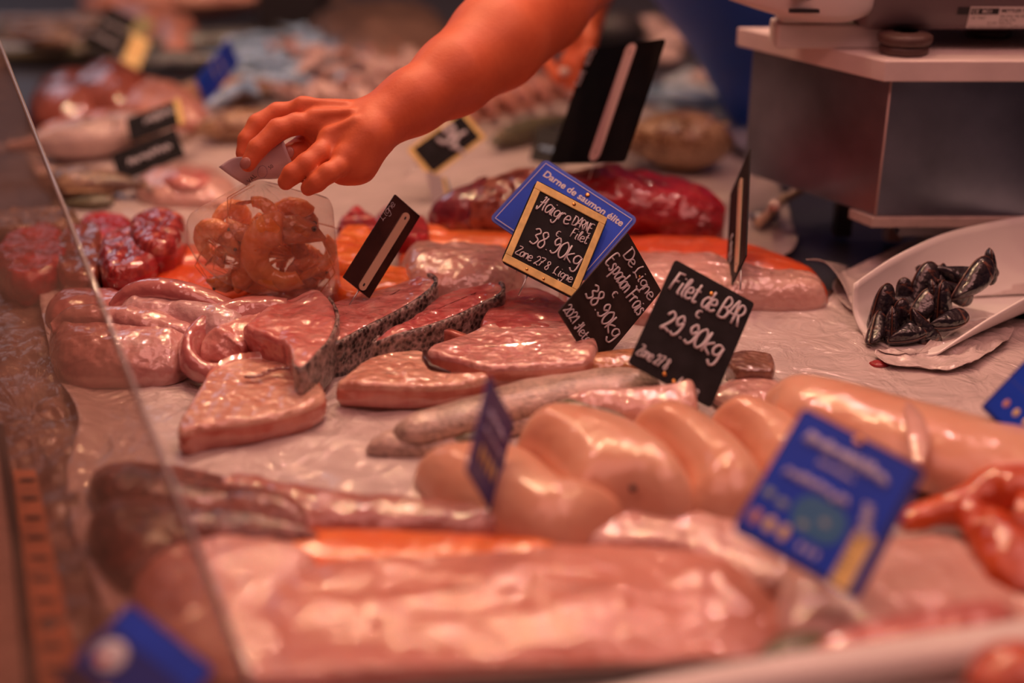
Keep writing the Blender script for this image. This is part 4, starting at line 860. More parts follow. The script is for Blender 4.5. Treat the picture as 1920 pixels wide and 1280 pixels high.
# back left black with yellow tag
c = Card('price_sign', 'blurred black slate with white writing at the rear left', (205, 12), (278, 45), (166, 82), 2.55, -.04, M['slate'], rad=.003)
c.scribble(.1, .45, c.W * .8, .016, M['chalk'], 7, .0012); c.scribble(.1, .8, c.W * .7, .014, M['chalk'], 7, .0012); c.spike(.5, 1, .03)
c = Card('price_sign', 'plain yellow tag leaning beside the rear black slate', (250, 62), (282, 78), (232, 122), 2.4, -.03, M['yellow'], rad=.003); c.blob(.4, .4, .004, .005, M['brass']); c.spike(.5, 1, .02)
c = Card('price_sign', 'olive yellow tag at the top of the rear black slate', (262, 28), (292, 42), (248, 66), 2.5, -.03, plain('olive_paint', (.22, .20, .08), rough=.5), rad=.003); c.spike(.5, 1, .02)
c = Card('price_sign', 'black slate with yellow edge, upper one beside the round silver fish', (236, 222), (328, 190), (252, 262), 1.86, -.03, M['slate'], rad=.003)
c.rect('yellow_edge', .98, -.1, 1.09, 1.0, M['yellow'], -.0016, .0004, .002); c.scribble(.35, .55, c.W * .6, .018, M['chalk'], 6, .0013); c.spike(.5, 1, .02)
c = Card('price_sign', 'black slate below another one beside the round silver fish', (208, 290), (328, 240), (232, 338), 1.78, -.03, M['slate'], rad=.003)
c.scribble(.2, .65, c.W * .65, .016, M['chalk'], 9, .0011); c.spike(.5, 1, .01)
# yellow framed 9L
c = Card('price_sign', 'yellow-framed black slate with big white characters under the forearm', (868, 205), (912, 258), (770, 288), 1.72, -.045, M['yellow'], rad=.003)
c.rect('slate_face', .08, .07, .90, .93, M['slate'], 0, .0006, .002)
c.write('9L', .22, .62, .030, (1, -.55), r=.0030, adv=.8); c.spike(.5, 1, .03)
c = Card('tag', 'clear plastic tag with a yellow and blue edge below the forearm', (800, 320), (838, 335), (812, 398), 1.62, -.02, plain('clear_tag', (.55, .48, .50), rough=.15, coat=.5), rad=.002, cat='tag', group=None)
c.rect('yellow_edge', .75, .0, .92, 1, M['yellow'], 0, .0006, .001); c.rect('blue_edge', .92, .0, 1.0, 1, M['teal'], 0, .0006, .001)
# small black sign in the rear
c = Card('price_sign', 'small black slate half hidden left of the tall black card', (1010, 238), (1072, 250), (994, 300), 1.8, -.03, M['slate'], rad=.003); c.scribble(.2, .7, c.W * .6, .012, M['silverblue'], 6, .0012); c.spike(.5, 1, .01)
# tall black card seen from behind
c = Card('price_sign', 'tall black card seen from behind, pale clip strip, stuck in the tuna', (1103, 92), (1248, 72), (1058, 303), 1.56, -.045, plain('black_card_back', (.006, .004, .004), rough=.6, spec=.05, var=.5, vs=20), rad=.005)
c.strip(.60, .01, .99, .0165, M['strip']); c.write('Lot', .05, .33, .010, (.15, -1), r=.0007, adv=.7); c.write('e90', .07, .16, .010, (.3, -1), r=.0008, adv=.8); c.spike(.6, 1.0, .02)
# brown card from behind
c = Card('price_sign', 'glossy brown card seen from behind with cream clip strip, beside the shrimp bag', (741, 364), (788, 405), (645, 521), 1.27, -.03, M['cardbrown'], rad=.001)
c.strip(.62, .07, .99, .0085, M['strip2']); c.write('Ligne', .10, .30, .007, (.1, -1), r=.00025, adv=.7); c.spike(.62, 1.0, .02)
# edge-on black sign
c = Card('price_sign', 'black sign seen edge-on left of the metal scale stand', (1406, 278), (1369, 364), (1401, 472), 1.36, -.08, M['slate'], rad=.001)
c.strip(.38, .13, .99, .013, M['strip2']); c.write('Ligne 9', .80, .75, .008, (0, -1), r=.0005, adv=.7); c.spike(.3, 1.0, .025)
# front-left blurred packet sign
c = Card('price_sign', 'blurred blue sign with a red ring at the very front left, behind glass', (245, 1128), (405, 1255), (95, 1270), .735, -.025, M['navy'], rad=.004)
c.blob(.22, .52, .010, .010, M['chalk']); c.blob(.20, .56, .007, .006, M['redprint']); c.blob(.50, .85, .012, .006, plain('ochre_print', (.40, .20, .03), rough=.5)); c.rect('blue_face', .03, .03, .97, .30, M['blue'], 0, .0005, .003)
c.rect('purple_band', .0, .75, .38, 1.0, plain('purple_print', (.03, .008, .035), rough=.5), .0005, .0008, .003)

def schlick(nt, base=.045):
    lw = node(nt, 'ShaderNodeLayerWeight'); pw = node(nt, 'ShaderNodeMath', operation='POWER'); pw.inputs[1].default_value = 4.5
    ma = node(nt, 'ShaderNodeMath', operation='MULTIPLY_ADD'); ma.inputs[1].default_value = 1 - base; ma.inputs[2].default_value = base
    nt.links.new(lw.outputs['Facing'], pw.inputs[0]); nt.links.new(pw.outputs[0], ma.inputs[0])
    return ma
# ------------------------------------------------------------------ glass guard
gm = bpy.data.materials.new('guard_glass'); gm.use_nodes = True; nt = gm.node_tree; nt.nodes.clear(); L = nt.links.new
out = node(nt, 'ShaderNodeOutputMaterial'); tr_ = node(nt, 'ShaderNodeBsdfTransparent'); tr_.inputs[0].default_value = (.80, .70, .67, 1)
gl_ = node(nt, 'ShaderNodeBsdfGlossy'); gl_.inputs['Roughness'].default_value = .02; fr = schlick(nt)
mx = node(nt, 'ShaderNodeMixShader'); L(fr.outputs[0], mx.inputs[0]); L(tr_.outputs[0], mx.inputs[1]); L(gl_.outputs[0], mx.inputs[2])
df = node(nt, 'ShaderNodeBsdfDiffuse'); df.inputs[0].default_value = (.40, .27, .22, 1); mx2 = node(nt, 'ShaderNodeMixShader')  # brown diffuse layer paints the reflected haze into the pane
tcg = node(nt, 'ShaderNodeTexCoord'); ns = node(nt, 'ShaderNodeTexNoise'); ns.inputs['Scale'].default_value = 9; ns.inputs['Detail'].default_value = 6; ns.inputs['Roughness'].default_value = .7; L(tcg.outputs['Object'], ns.inputs['Vector'])
mpr = node(nt, 'ShaderNodeMapRange'); mpr.inputs['From Min'].default_value = .42; mpr.inputs['From Max'].default_value = .7; mpr.inputs['To Min'].default_value = .05; mpr.inputs['To Max'].default_value = .17
L(ns.outputs['Fac'], mpr.inputs['Value']); L(mpr.outputs[0], mx2.inputs[0]); L(mx.outputs[0], mx2.inputs[1]); L(df.outputs[0], mx2.inputs[2]); L(mx2.outputs[0], out.inputs[0])
A = W(-30, 5, 1.38); B = W(514, 1395, .70)
A2 = A + Vector((-.45, .0, .0)); B2 = B + Vector((-.45, .0, .0))
nrm = (B - A).cross(A2 - A).normalized() * .006
gr = thing('glass_guard', 'glass sneeze guard panel with painted-in reflection haze along the left side', 'glass panel', (A2 + B2) / 2)
V, Fc = hexa([A, B, B2, A2] + [A + nrm, B + nrm, B2 + nrm, A2 + nrm]); mesh('pane', V, Fc, gm, gr, smooth=False)
mesh('polished_edge', *tube([A + nrm * .5, B + nrm * .5], .0022, 8), plain('glass_edge', (.42, .40, .42), rough=.12, coat=.8), gr)

# ------------------------------------------------------------------ scale on its steel stand
bx = thing('scale_stand', 'steel box stand with pale board top carrying the scale', 'scale stand', G(1700, 430, 0))
fl = G(1650, 402, .068); Yf = fl.y
tlp = VY(1662, 150, Yf); ztop = tlp.z; zb = .066
xl = (fl.x + tlp.x) / 2
bl = G(1411, 92, ztop)          # back left corner
hd = (bl - Vector((xl, Yf, ztop))); hd.z = 0
R_ = .55
def quadbox(o, hd, z0, z1, ex=0.0):
    d = hd.normalized(); a = Vector((xl, Yf, 0)) - Vector((ex, ex, 0)); b_ = Vector((xl, Yf, 0)) + hd + Vector((-ex, ex, 0))
    a2 = a + Vector((R_ + ex, .0, 0)); b2 = b_ + Vector((R_ + ex, 0, 0))
    P = [a, a2, b2, b_]; return hexa([p + Vector((0, 0, z0)) for p in P] + [p + Vector((0, 0, z1)) for p in P])
sm = plain('scuffed_steel', (.20, .225, .29), rough=.34, metal=.9, bump=.25, bs=40, var=.35, vs=9)
bevel(mesh('steel_body', *quadbox(None, hd, zb, ztop), sm, bx, smooth=False), .002, 2)
bevel(mesh('board_top', *quadbox(None, hd * 1.04, ztop + .0005, ztop + .0225, .012), M['whiteboard'], bx, smooth=False), .0015, 2)
bevel(mesh('lower_board', *quadbox(None, hd * .15, zb - .012, zb - .0005, .004), M['beige'], bx, smooth=False), .001, 2)
a = Vector((xl + .035, Yf + .02, 0)); mesh('bottom_rail', *boxvf(a.x, a.x + .2, a.y, a.y + .02, zb - .030, zb - .012), M['steel'], bx, smooth=False)
for (px, py, w_, m_) in ((1577, 440, .010, M['black']), (1672, 448, .009, M['beige']), (1850, 430, .012, M['steel'])):
    p = G(px, py, 0); mesh('leg', *boxvf(p.x - w_, p.x + w_, p.y - .01, p.y + .01, 0, zb - .010), m_, bx, smooth=False)
mesh('leg', *tube([G(1452, 385, 0), G(1452, 385, .075)], .007), M['beige'], bx)
mesh('brace', *tube([G(1420, 420, .012), G(1470, 372, .03), G(1520, 345, .05)], .006), M['strip2'], bx)
mesh('clamp', *ellipsoid(G(1430, 408, .012), Vector((.018, 0, 0)), Vector((0, .012, 0)), Vector((0, 0, .010))), M['steel'], bx)
mesh('clamp', *ellipsoid(G(1425, 312, .062), Vector((.014, 0, 0)), Vector((0, .012, 0)), Vector((0, 0, .014))), M['brown_rubber'], bx)
# edge moulding strip along the corner
mesh('corner_strip', *tube([Vector((xl, Yf - .0005, zb)), Vector((xl, Yf - .0005, ztop))], .0012, 6), M['strip'], bx)
zt_ = ztop + .0225
sc_ = thing('weighing_scale', 'grey and white weighing scale on the steel stand', 'scale', G(1700, 90, zt_))
def gp(px, py): v = G(px, py, zt_); return v
# white foot bracket, lower slab then neck
p0 = gp(1456, 92); p1 = gp(1498, 96); 
bevel(mesh('bracket_base', *boxvf(p0.x, p0.x + .135, p0.y, p0.y + .05, zt_, zt_ + .026), M['white'], sc_, smooth=False), .003, 3)
bevel(mesh('bracket_neck', *boxvf(p0.x + .003, p0.x + .058, p0.y + .002, p0.y + .045, zt_ + .027, zt_ + .058), M['white'], sc_, smooth=False), .004, 3)
V, Fc = loft_geo([(p0.x - .05, p0.y + .03, zt_ + .060, .012, .012), (p0.x + .01, p0.y + .01, zt_ + .060, .032, .028), (p0.x + .06, p0.y + .0, zt_ + .058, .036, .030), (p0.x + .090, p0.y + .0, zt_ + .062, .028, .026), (p0.x + .096, p0.y, zt_ + .064, .02, .02)], world=True, amp=0, pw=4, flat=.9)
hsd = mesh('display_housing', V, Fc, M['white'], sc_)
for k in range(2): mesh('vent_slot', *boxvf(p0.x + .004, p0.x + .036, p0.y - .032, p0.y - .026, zt_ + .044 + k * .016, zt_ + .048 + k * .016), M['black'], hsd, smooth=False)
# platform shell
q0 = gp(1635, 100); 
V, Fc = hexa([(q0.x - .012, q0.y + .01, zt_ + .022), (q0.x + .36, q0.y + .01, zt_ + .022), (q0.x + .36, q0.y + .25, zt_ + .022), (q0.x - .012, q0.y + .25, zt_ + .022),
              (q0.x - .030, q0.y - .005, zt_ + .085), (q0.x + .36, q0.y - .01, zt_ + .085), (q0.x + .36, q0.y + .26, zt_ + .085), (q0.x - .030, q0.y + .26, zt_ + .085)])
shl = bevel(mesh('platform_shell', V, Fc, M['grey_plastic'], sc_, smooth=False), .012, 5)
def foot(x, y):
    mb = MB(); n = 36; V = []
    prof = [(.024, 0), (.0265, .002), (.0265, .0085), (.0235, .010), (.0275, .0115), (.029, .014), (.029, .020), (.025, .022), (.016, .023), (.014, .024)]
    for r, z in prof:
        for k in range(n):
            rr = r * (1 - (.05 if k % 4 == 0 and r > .02 else 0)); an = 2 * math.pi * k / n; V.append((x + rr * math.cos(an), y + rr * math.sin(an), zt_ + z))
    Fc = [(i * n + k, i * n + (k + 1) % n, (i + 1) * n + (k + 1) % n, (i + 1) * n + k) for i in range(len(prof) - 1) for k in range(n)] + [tuple(range(n))[::-1]]
    mb.add(V, Fc); return mb.build('foot', M['brown_rubber'], sc_)
f1 = gp(1699, 104); foot(f1.x, f1.y + .012); f2 = gp(1862, 72); foot(f2.x, f2.y + .02)
# rating label, on the slanted front of the shell
lab_o = VY(1824, 14, q0.y - .004); lab_o.y = q0.y - .0
zl1 = lab_o.z; 
def LP(du, dz, off=0): 
    z = zl1 - dz; t = (z - (zt_ + .022)) / .063; y = (q0.y + .010) + (-.0178) * t - .0010 - off; return Vector((lab_o.x + du, y, z))
P = [LP(0, .0235), LP(.10, .0235), LP(.10, 0), LP(0, 0)]
V, Fc = hexa([p + Vector((0, .001, 0)) for p in P] + P); lb = mesh('rating_label', V, [f[::-1] for f in Fc], M['white'], sc_, smooth=False)
def ltext(txt, du, dz, size, mat=None, bold=.00006):
    cu = bpy.data.curves.new('t', 'FONT'); cu.body = txt; cu.size = size; cu.offset = bold; o = bpy.data.objects.new('t', cu); me = bpy.data.meshes.new_from_object(o); bpy.data.objects.remove(o)
    V = [LP(du + v.co.x, dz - v.co.y, .0004) for v in me.vertices]; Fc = [tuple(p.vertices) for p in me.polygons]; bpy.data.meshes.remove(me)
    return mesh('print', V, Fc, mat or M['ink'], lb, smooth=False)
P = [LP(.0012, .0085, .0002), LP(.031, .0085, .0002), LP(.031, .0018, .0002), LP(.0012, .0018, .0002)]; V, Fc = hexa([p + Vector((0, .0002, 0)) for p in P] + P); mesh('black_box', V, [f[::-1] for f in Fc], M['ink'], lb, smooth=False)
ltext('CE  M21', .0022, .0072, .0062, M['white'], .0001); ltext('METTLER TOLEDO', .0335, .0062, .0052); ltext('Max 15 kg   Min 100 g', .0335, .0115, .0032, None, 0); ltext('0.15 kg  e=5g', .0335, .0155, .0032, None, 0); ltext('UK 230V  50Hz  0.1A', .021, .0190, .003, None, 0); ltext('CE  T2567', .003, .0135, .0035, None, 0); ltext('Mettler-Toledo GmbH, Im Langacher, CH-8606 Greifensee', .002, .0225, .0028, None, 0)
P = [LP(-.013, .0085), LP(-.001, .0085), LP(-.001, .001), LP(-.013, .001)]; V, Fc = hexa([p + Vector((0, .001, 0)) for p in P] + P); mesh('black_tag', V, [f[::-1] for f in Fc], M['ink'], sc_, smooth=False)

# ------------------------------------------------------------------ scoop with mussels
def scoop_pt(u, v):
    """u 0 lip .. 1 back, v -1 near wall .. 1 far wall"""
    A0 = G(1655, 655, 0); B0 = G(2060, 505, 0); ax = (B0 - A0); Ln = ax.length; ax.normalize(); sd = Vector((-ax.y, ax.x, 0))
    hw = .055 * (0.90 + .10 * math.sin(min(1, u * 1.6) * math.pi / 2)) * (1 - .55 * (max(0, u - .42) / .58) ** 1.5)
    H = (.044 + .020 * math.sin(min(1, u / .5) * math.pi / 2)) if v > 0 else (.007 + .044 * math.sin(min(1, u / .7) * math.pi / 2))
    an = v * math.pi * .5
    c = math.copysign(abs(math.sin(an)) ** .75, an)
    z = H * (1 - max(0, math.cos(an)) ** .8)
    lip = -.018 * (1 - min(1, u / .2)) * (abs(v) ** 1.5)*-1
    return A0 + ax * (Ln * (u * 1.02) + lip) + sd * (hw * c * (1 + .22 * z / .07)) + Vector((0, 0, z + .0035))
V = []; Fc = []; nu, nv = 40, 36
for i in range(nu + 1):
    for j in range(nv + 1): V.append(scoop_pt(i / nu, -1 + 2 * j / nv))
for i in range(nu):
    for j in range(nv): Fc.append((i * (nv + 1) + j, (i + 1) * (nv + 1) + j, (i + 1) * (nv + 1) + j + 1, i * (nv + 1) + j + 1))
bk = len(V); 
Fc.append(tuple(nu * (nv + 1) + j for j in range(nv + 1)))
scp = thing('scoop', 'white plastic scoop holding black mussels', 'scoop', G(1760, 600, 0))
so = mesh('scoop_body', V, Fc, plain('scoop_white', (.82, .78, .77), rough=.3, coat=.3), scp); md = so.modifiers.new('thickness', 'SOLIDIFY'); md.thickness = .0026; md.offset = 0
hb = scoop_pt(1, 0); hdv = (G(2060, 505, 0) - G(1655, 655, 0)).normalized()
mesh('handle', *tube([hb + Vector((0, 0, .03)), hb + hdv * .05 + Vector((0, 0, .035)), hb + hdv * .13 + Vector((0, 0, .03))], [.016, .015, .013], 14), M['white'], scp)
# upturned paper flap by the scoop
V = []; Fc = []
pa = [G(1512, 492, .0), G(1545, 545, 0), G(1580, 590, 0), G(1612, 640, 0)]
ed = [(1511, 488, .050), (1542, 490, .042), (1572, 520, .030), (1600, 580, .012), (1625, 650, .004)]
b1 = catmull([tuple(G(1590, 500, 0)), tuple(G(1595, 545, 0)), tuple(G(1600, 590, 0)), tuple(G(1640, 660, 0))], 24); 
b2 = catmull([tuple(G(p[0], p[1] + p[2] * 0, p[2])) for p in ed], 24)
for i in range(24):
    for j in range(9):
        t = j / 8; p = Vector(b1[i]) * (1 - t) + Vector(b2[i]) * t; p.z += .004 * math.sin(t * 3) - .008 * t * (1 - t); V.append(p)
for i in range(23):
    for j in range(8): Fc.append((i * 9 + j, (i + 1) * 9 + j, (i + 1) * 9 + j + 1, i * 9 + j + 1))
o = mesh('paper_flap', V, Fc, M['paper']); tag(o, 'white paper flap curling up left of the scoop', 'paper'); s_ = o.modifiers.new('t', 'SOLIDIFY'); s_.thickness = .0008
sheet('paper_sheet', 'crumpled translucent paper under the near side of the scoop', [(1640, 668), (1700, 676), (1760, 640), (1830, 610), (1880, 600), (1900, 625), (1870, 660), (1800, 700), (1720, 700), (1660, 690)], .004, M['paper'], wr=.005, n=120, rings=40, seed=12, sc=22, edge=.003)
sheet('paper_sheet', 'pale folded paper behind the scoop up to the scale', [(1560, 545), (1620, 500), (1700, 460), (1780, 430), (1900, 410), (2050, 440), (2050, 540), (1860, 560), (1700, 580), (1620, 600)], .004, M['paper'], wr=.003, n=160, rings=40, seed=14, sc=8)

mshell = flesh('mussel_shell', (.005, .004, .009), (.018, .010, .018), (.16, .06, .04), scale=50, stretch=(2.5, .6, 1), bump=.40, bs=330, sss=0, coat=.45, rough=.32, crough=.10, c3pos=.70, fibre=.5)
mrim = plain('mussel_edge', (.11, .04, .025), rough=.25, coat=.6)
def make_mussel(label, loc):
    t = thing('mussel', label, 'mussel', loc, 'mussels in the scoop')
    for sg in (1, -1):
        n, m = 30, 10; V = []; Fc = []
        for j in range(m + 1):
            r = 1 - (j / m) ** 1.4 * .98
            for i in range(n):
                a = 2 * math.pi * i / n; x = math.cos(a); wdt = .0128 * (.72 + .40 * x)
                X = .0235 * x; Y = wdt * math.sin(a) + .0025 * x * x
                cx = -.006
                zz = .0085 * math.sqrt(max(0, 1 - r * r)) * (1 - .25 * x * r)
                V.append(Vector(loc) + Vector((cx + (X - cx) * r, Y * r, sg * (zz + .0006))))
        for j in range(m):
            for i in range(n): Fc.append((j * n + i, j * n + (i + 1) % n, (j + 1) * n + (i + 1) % n, (j + 1) * n + i))
        Fc.append(tuple(m * n + i for i in range(n))); Fc.append(tuple(range(n))[::-1])
        if sg < 0: Fc = [f[::-1] for f in Fc]
        mesh('shell', V, Fc, mshell, t)
    V = [Vector(loc) + Vector((.0236 * math.cos(a), .0129 * (.72 + .40 * math.cos(a)) * math.sin(a) + .0025 * math.cos(a) ** 2, 0)) for a in [2 * math.pi * i / 28 for i in range(28)]]
    mesh('shell_rim', *tube(V + [V[0]], .0007, 6), mrim, t)
    return t
MUS = [  # px, py, z, rot x y z deg, scale, label
 (1646, 618, .016, 60, -20, 60, 1.0, 'black mussel lowest at the left lip of the scoop'),
 (1653, 577, .030, 75, -60, 40, 1.05, 'black mussel standing on end against the left wall'),
 (1672, 612, .020, 80, -60, 85, .85, 'open brown mussel between the two leftmost ones'),
 (1695, 572, .026, 20, 5, -8, 1.0, 'mussel lying flat with brown rim, left of centre'),
 (1684, 598, .020, 90, -75, 20, .9, 'mussel with bluish tip pointing down at left front'),
 (1692, 552, .034, 70, -80, 20, .75, 'small reddish brown mussel at upper left of the pile'),
 (1727, 540, .040, 60, -50, 30, 1.2, 'large black mussel standing tall in the middle'),
 (1728, 582, .026, 40, -40, 25, 1.1, 'brown sheened mussel leaning in the centre'),
 (1706, 625, .016, 20, -15, 25, 1.05, 'mussel lying low at the front lip'),
 (1730, 618, .018, 60, 50, -30, 1.0, 'dull brown mussel at the front right of the lip'),
 (1762, 535, .040, 75, -55, 60, .95, 'narrow dark mussel right of the tall one'),
 (1755, 512, .044, 30, 10, -5, .9, 'small dark mussel behind the tall one'),
 (1765, 572, .032, 70, -70, 70, 1.05, 'glossy mussel with violet sheen right of centre'),
 (1797, 520, .048, 40, 10, 0, 1.25, 'broad black mussel in the upper row'),
 (1790, 548, .038, 60, 30, 10, 1.0, 'black mussel in the shade of the broad one'),
 (1825, 528, .050, 60, -30, 32, 1.3, 'long brown edged mussel leaning on the near wall'),
 (1855, 500, .058, 80, -70, 100, .8, 'round-ended mussel highest at the right of the pile'),
 (1780, 602, .024, 20, -10, 25, 1.0, 'grey brown mussel against the near wall'),
 (1752, 556, .038, 60, -60, 110, .75, 'small open mussel among the central ones'),
 (1840, 512, .050, 30, 0, 20, .9, 'dark mussel behind the long brown edged one'),
 (1770, 590, .020, 80, -20, 60, .9, 'dark mussel under the violet one'),
 (1715, 598, .018, 40, 30, 60, .9, 'dark mussel at the bottom of the heap')]
proto = None
for (px, py, z, rx, ry, rz, s, lb_) in MUS:
    loc = G(px, py, z)
    if proto is None: proto = make_mussel(lb_, loc); o = proto
    else: o = dup(proto, loc, None, lb_)
    o.rotation_euler = (math.radians(rx), math.radians(ry), math.radians(rz)); o.scale = (s, s, s)
# ------------------------------------------------------------------ the seller
skin = flesh('skin', (.62, .12, .045), (.72, .165, .065), (.76, .22, .10), scale=14, bump=.05, bs=500, rough=.52, coat=.0, sss=.15, fibre=.3, c3pos=.8, crough=.3)
def H(px, py, d): v = W(px, py, 1.25 + d); return (v.x, v.y, v.z)
pr = []
def cap(a, b, ra, rb, k=.006): pr.append(('cap', a, b, ra, rb, k))
wr_ = H(716, 236, 0); 
# forearm
cap(H(706, 238, .0), H(775, 192, .02), .0245, .0305, .012); cap(H(775, 192, .02), H(850, 142, .05), .0305, .0395, .012)
cap(H(850, 142, .05), H(930, 78, .10), .0395, .050, .012); cap(H(930, 78, .10), H(1010, 5, .17), .050, .056, .012); cap(H(1010, 5, .17), H(1095, -70, .25), .055, .050, .012)
SH1 = (.27, 1.80, .50)
cap(H(1095, -70, .25), SH1, .050, .062, .015)
cap(H(700, 222, .012), H(760, 185, .03), .020, .024, .012)
# palm
KN = {'i': H(568, 208, .022), 'm': H(592, 232, .006), 'r': H(620, 266, -.010), 'p': H(648, 298, -.022)}
for kf, wp in (('i', H(690, 222, .016)), ('m', H(694, 232, .004)), ('r', H(696, 246, -.008)), ('p', H(692, 258, -.016))):
    cap(wp, KN[kf], .0185, .0125, .010)
cap(H(640, 240, .012), H(650, 290, .0), .020, .018, .012); cap(H(620, 235, .018), H(600, 250, .014), .018, .014, .012)
cap(H(668, 300, -.008), H(640, 318, -.012), .020, .014, .010); cap(H(690, 262, -.005), H(668, 310, -.010), .022, .018, .012)
# knuckles and tendons
for kf in 'imrp': k_ = KN[kf]; cap((k_[0], k_[1] - .001, k_[2] + .002), (k_[0] + .004, k_[1], k_[2] + .002), .0118, .0118, .005)
for kf, tgt in (('i', H(650, 205, .008)), ('m', H(660, 218, -.006)), ('r', H(668, 234, -.016))):
    k_ = KN[kf]; a_ = (k_[0], k_[1] - .004, k_[2] + .010); b_ = (tgt[0], tgt[1] - .006, tgt[2] + .006); cap(a_, b_, .0042, .0036, .006)
# fingers: joints and radii
def finger(pts, rad):
    for (a, b), (ra, rb) in zip(zip(pts[:-1], pts[1:]), zip(rad[:-1], rad[1:])): cap(a, b, ra, rb, .0035)
finger([KN['i'], H(520, 211, .022), H(484, 233, .018), H(463, 262, .014), H(455, 288, .012)], [.0112, .0098, .0102, .0088, .0070])
finger([KN['m'], H(556, 232, .000), H(522, 243, -.006), H(483, 278, -.012), H(465, 308, -.014)], [.0118, .0105, .0108, .0094, .0076])
finger([KN['r'], H(600, 288, -.024), H(575, 308, -.032), H(549, 326, -.034), H(536, 341, -.032)], [.0116, .0104, .0106, .0096, .0080])
finger([KN['p'], H(634, 314, -.032), H(616, 324, -.038), H(594, 342, -.038), H(578, 353, -.034)], [.0108, .0094, .0096, .0088, .0074])
finger([H(665, 246, .030), H(620, 262, .034), H(575, 270, .028), H(540, 288, .012)], [.018, .0145, .0118, .0092])
# web between thumb and index
cap(H(640, 238, .026), H(590, 236, .026), .012, .008, .010)
Vh, Fh = sdf_mesh(pr, .0017, .006)
# second arm and the trunk under the clothes
pr = []
def H2(px, py, d): v = W(px, py, 1.86 + d); return (v.x, v.y, v.z)
cap(H2(1100, 28, 0), H2(1120, -40, .02), .026, .032, .01); cap(H2(1120, -40, .02), (.20, 2.02, .42), .034, .045, .012)
K2 = [H2(1082, 78, .02), H2(1094, 82, .005), H2(1103, 80, -.012), H2(1106, 74, -.028)]
for k_ in K2: cap(H2(1098, 36, 0), k_, .022, .0125, .01)
T2 = [(1062, 118, 1058, 152), (1077, 122, 1068, 158), (1090, 120, 1078, 158), (1100, 108, 1090, 140)]
for k_, t_, dd in zip(K2, T2, (.02, .0, -.02, -.035)):
    finger([k_, H2(t_[0], t_[1], dd), H2(t_[2], t_[3], dd + .01)], [.0115, .0102, .008])
finger([H2(1078, 48, .02), H2(1040, 70, .03), H2(1018, 104, .03), H2(1044, 146, .02)], [.018, .014, .011, .009])
cap((.20, 2.02, .42), (.13, 2.02, .52), .05, .06, .02)
Va, Fa = sdf_mesh(pr, .0028, .006)
pr = []
TOR = [((.645, 2.21, -.10), (.49, 2.06, .14), .135, .16), ((.49, 2.06, .14), (.27, 1.98, .42), .16, .165), ((.28, 1.97, .46), SH1, .10, .075), ((.28, 1.97, .46), (.13, 2.02, .50), .10, .075)]
for a_, b_, ra, rb in TOR: cap(a_, b_, ra - .012, rb - .012, .04)
Vt, Ft = sdf_mesh(pr, .012, .04)
mb = MB(); mb.add(Vh, Fh); mb.add(Va, Fa); mb.add(Vt, Ft)
per = thing('person', 'seller in blue apron reaching a bare arm over the fish to lift a bag', 'person', (.645, 2.21, -.9))
bd = mb.build('body', skin, per); s_ = bd.modifiers.new('smooth', 'SMOOTH'); s_.iterations = 3; s_.factor = .5
for (px, py, d, ax, s) in ((460, 306, -.022, 35, .0062), (541, 286, -.0, 15, .0065)):
    c_ = Vector(H(px, py, d)); a_ = math.radians(ax); e1 = RGT * math.cos(a_) - UPV * math.sin(a_); e2 = RGT * math.sin(a_) + UPV * math.cos(a_)
    mesh('fingernail', *ellipsoid(c_, e1 * s * .85, e2 * s, FWD * .0016, 16, 8), plain('nail', (.40, .15, .12), rough=.3, coat=.2), bd)
pr = []
for a_, b_, ra, rb in TOR[:2]: cap(a_, b_, ra + .012, rb + .012, .04)
cap((.40, 1.98, .06), (.62, 2.12, -.02), .06, .10, .05)
Vt, Ft = sdf_mesh(pr, .010, .04)
V2 = [(v[0], v[1] + .004 * math.sin(v[0] * 60 + v[2] * 25) * max(0, .3 - v[2]), v[2]) for v in Vt]
ap = mesh('apron', V2, Ft, M['apron'], per); s_ = ap.modifiers.new('smooth', 'SMOOTH'); s_.iterations = 4
pr = []
for a_, b_, ra, rb in TOR[1:]: cap(a_, b_, ra + .004, rb + .004, .04)
cap(SH1, tuple(Vector(SH1).lerp(Vector(H(1095, -70, .25)), .45)), .075, .07, .03); cap((.13, 2.02, .50), (.18, 2.02, .45), .07, .065, .03)
Vt, Ft = sdf_mesh(pr, .010, .04); mesh('shirt', Vt, Ft, M['shirt'], per)
pr = []
for sx in (-.085, .085): cap((.655 + sx, 2.23, -.12), (.66 + sx, 2.32, -.52), .095, .07, .03); cap((.66 + sx, 2.32, -.52), (.66 + sx, 2.36, -.87), .07, .05, .03); cap((.66 + sx, 2.36, -.86), (.66 + sx, 2.24, -.865), .04, .035, .02)
Vt, Ft = sdf_mesh(pr, .014, .03); mesh('trousers', Vt, Ft, M['shirt'], per)
tag(mesh('paper_scrap', *ellipsoid(H2(1058, 134, -.005), Vector((.008, 0, 0)), Vector((0, .004, 0)), Vector((0, 0, .006))), M['white']), 'small white thing held in the far hand', 'scrap')

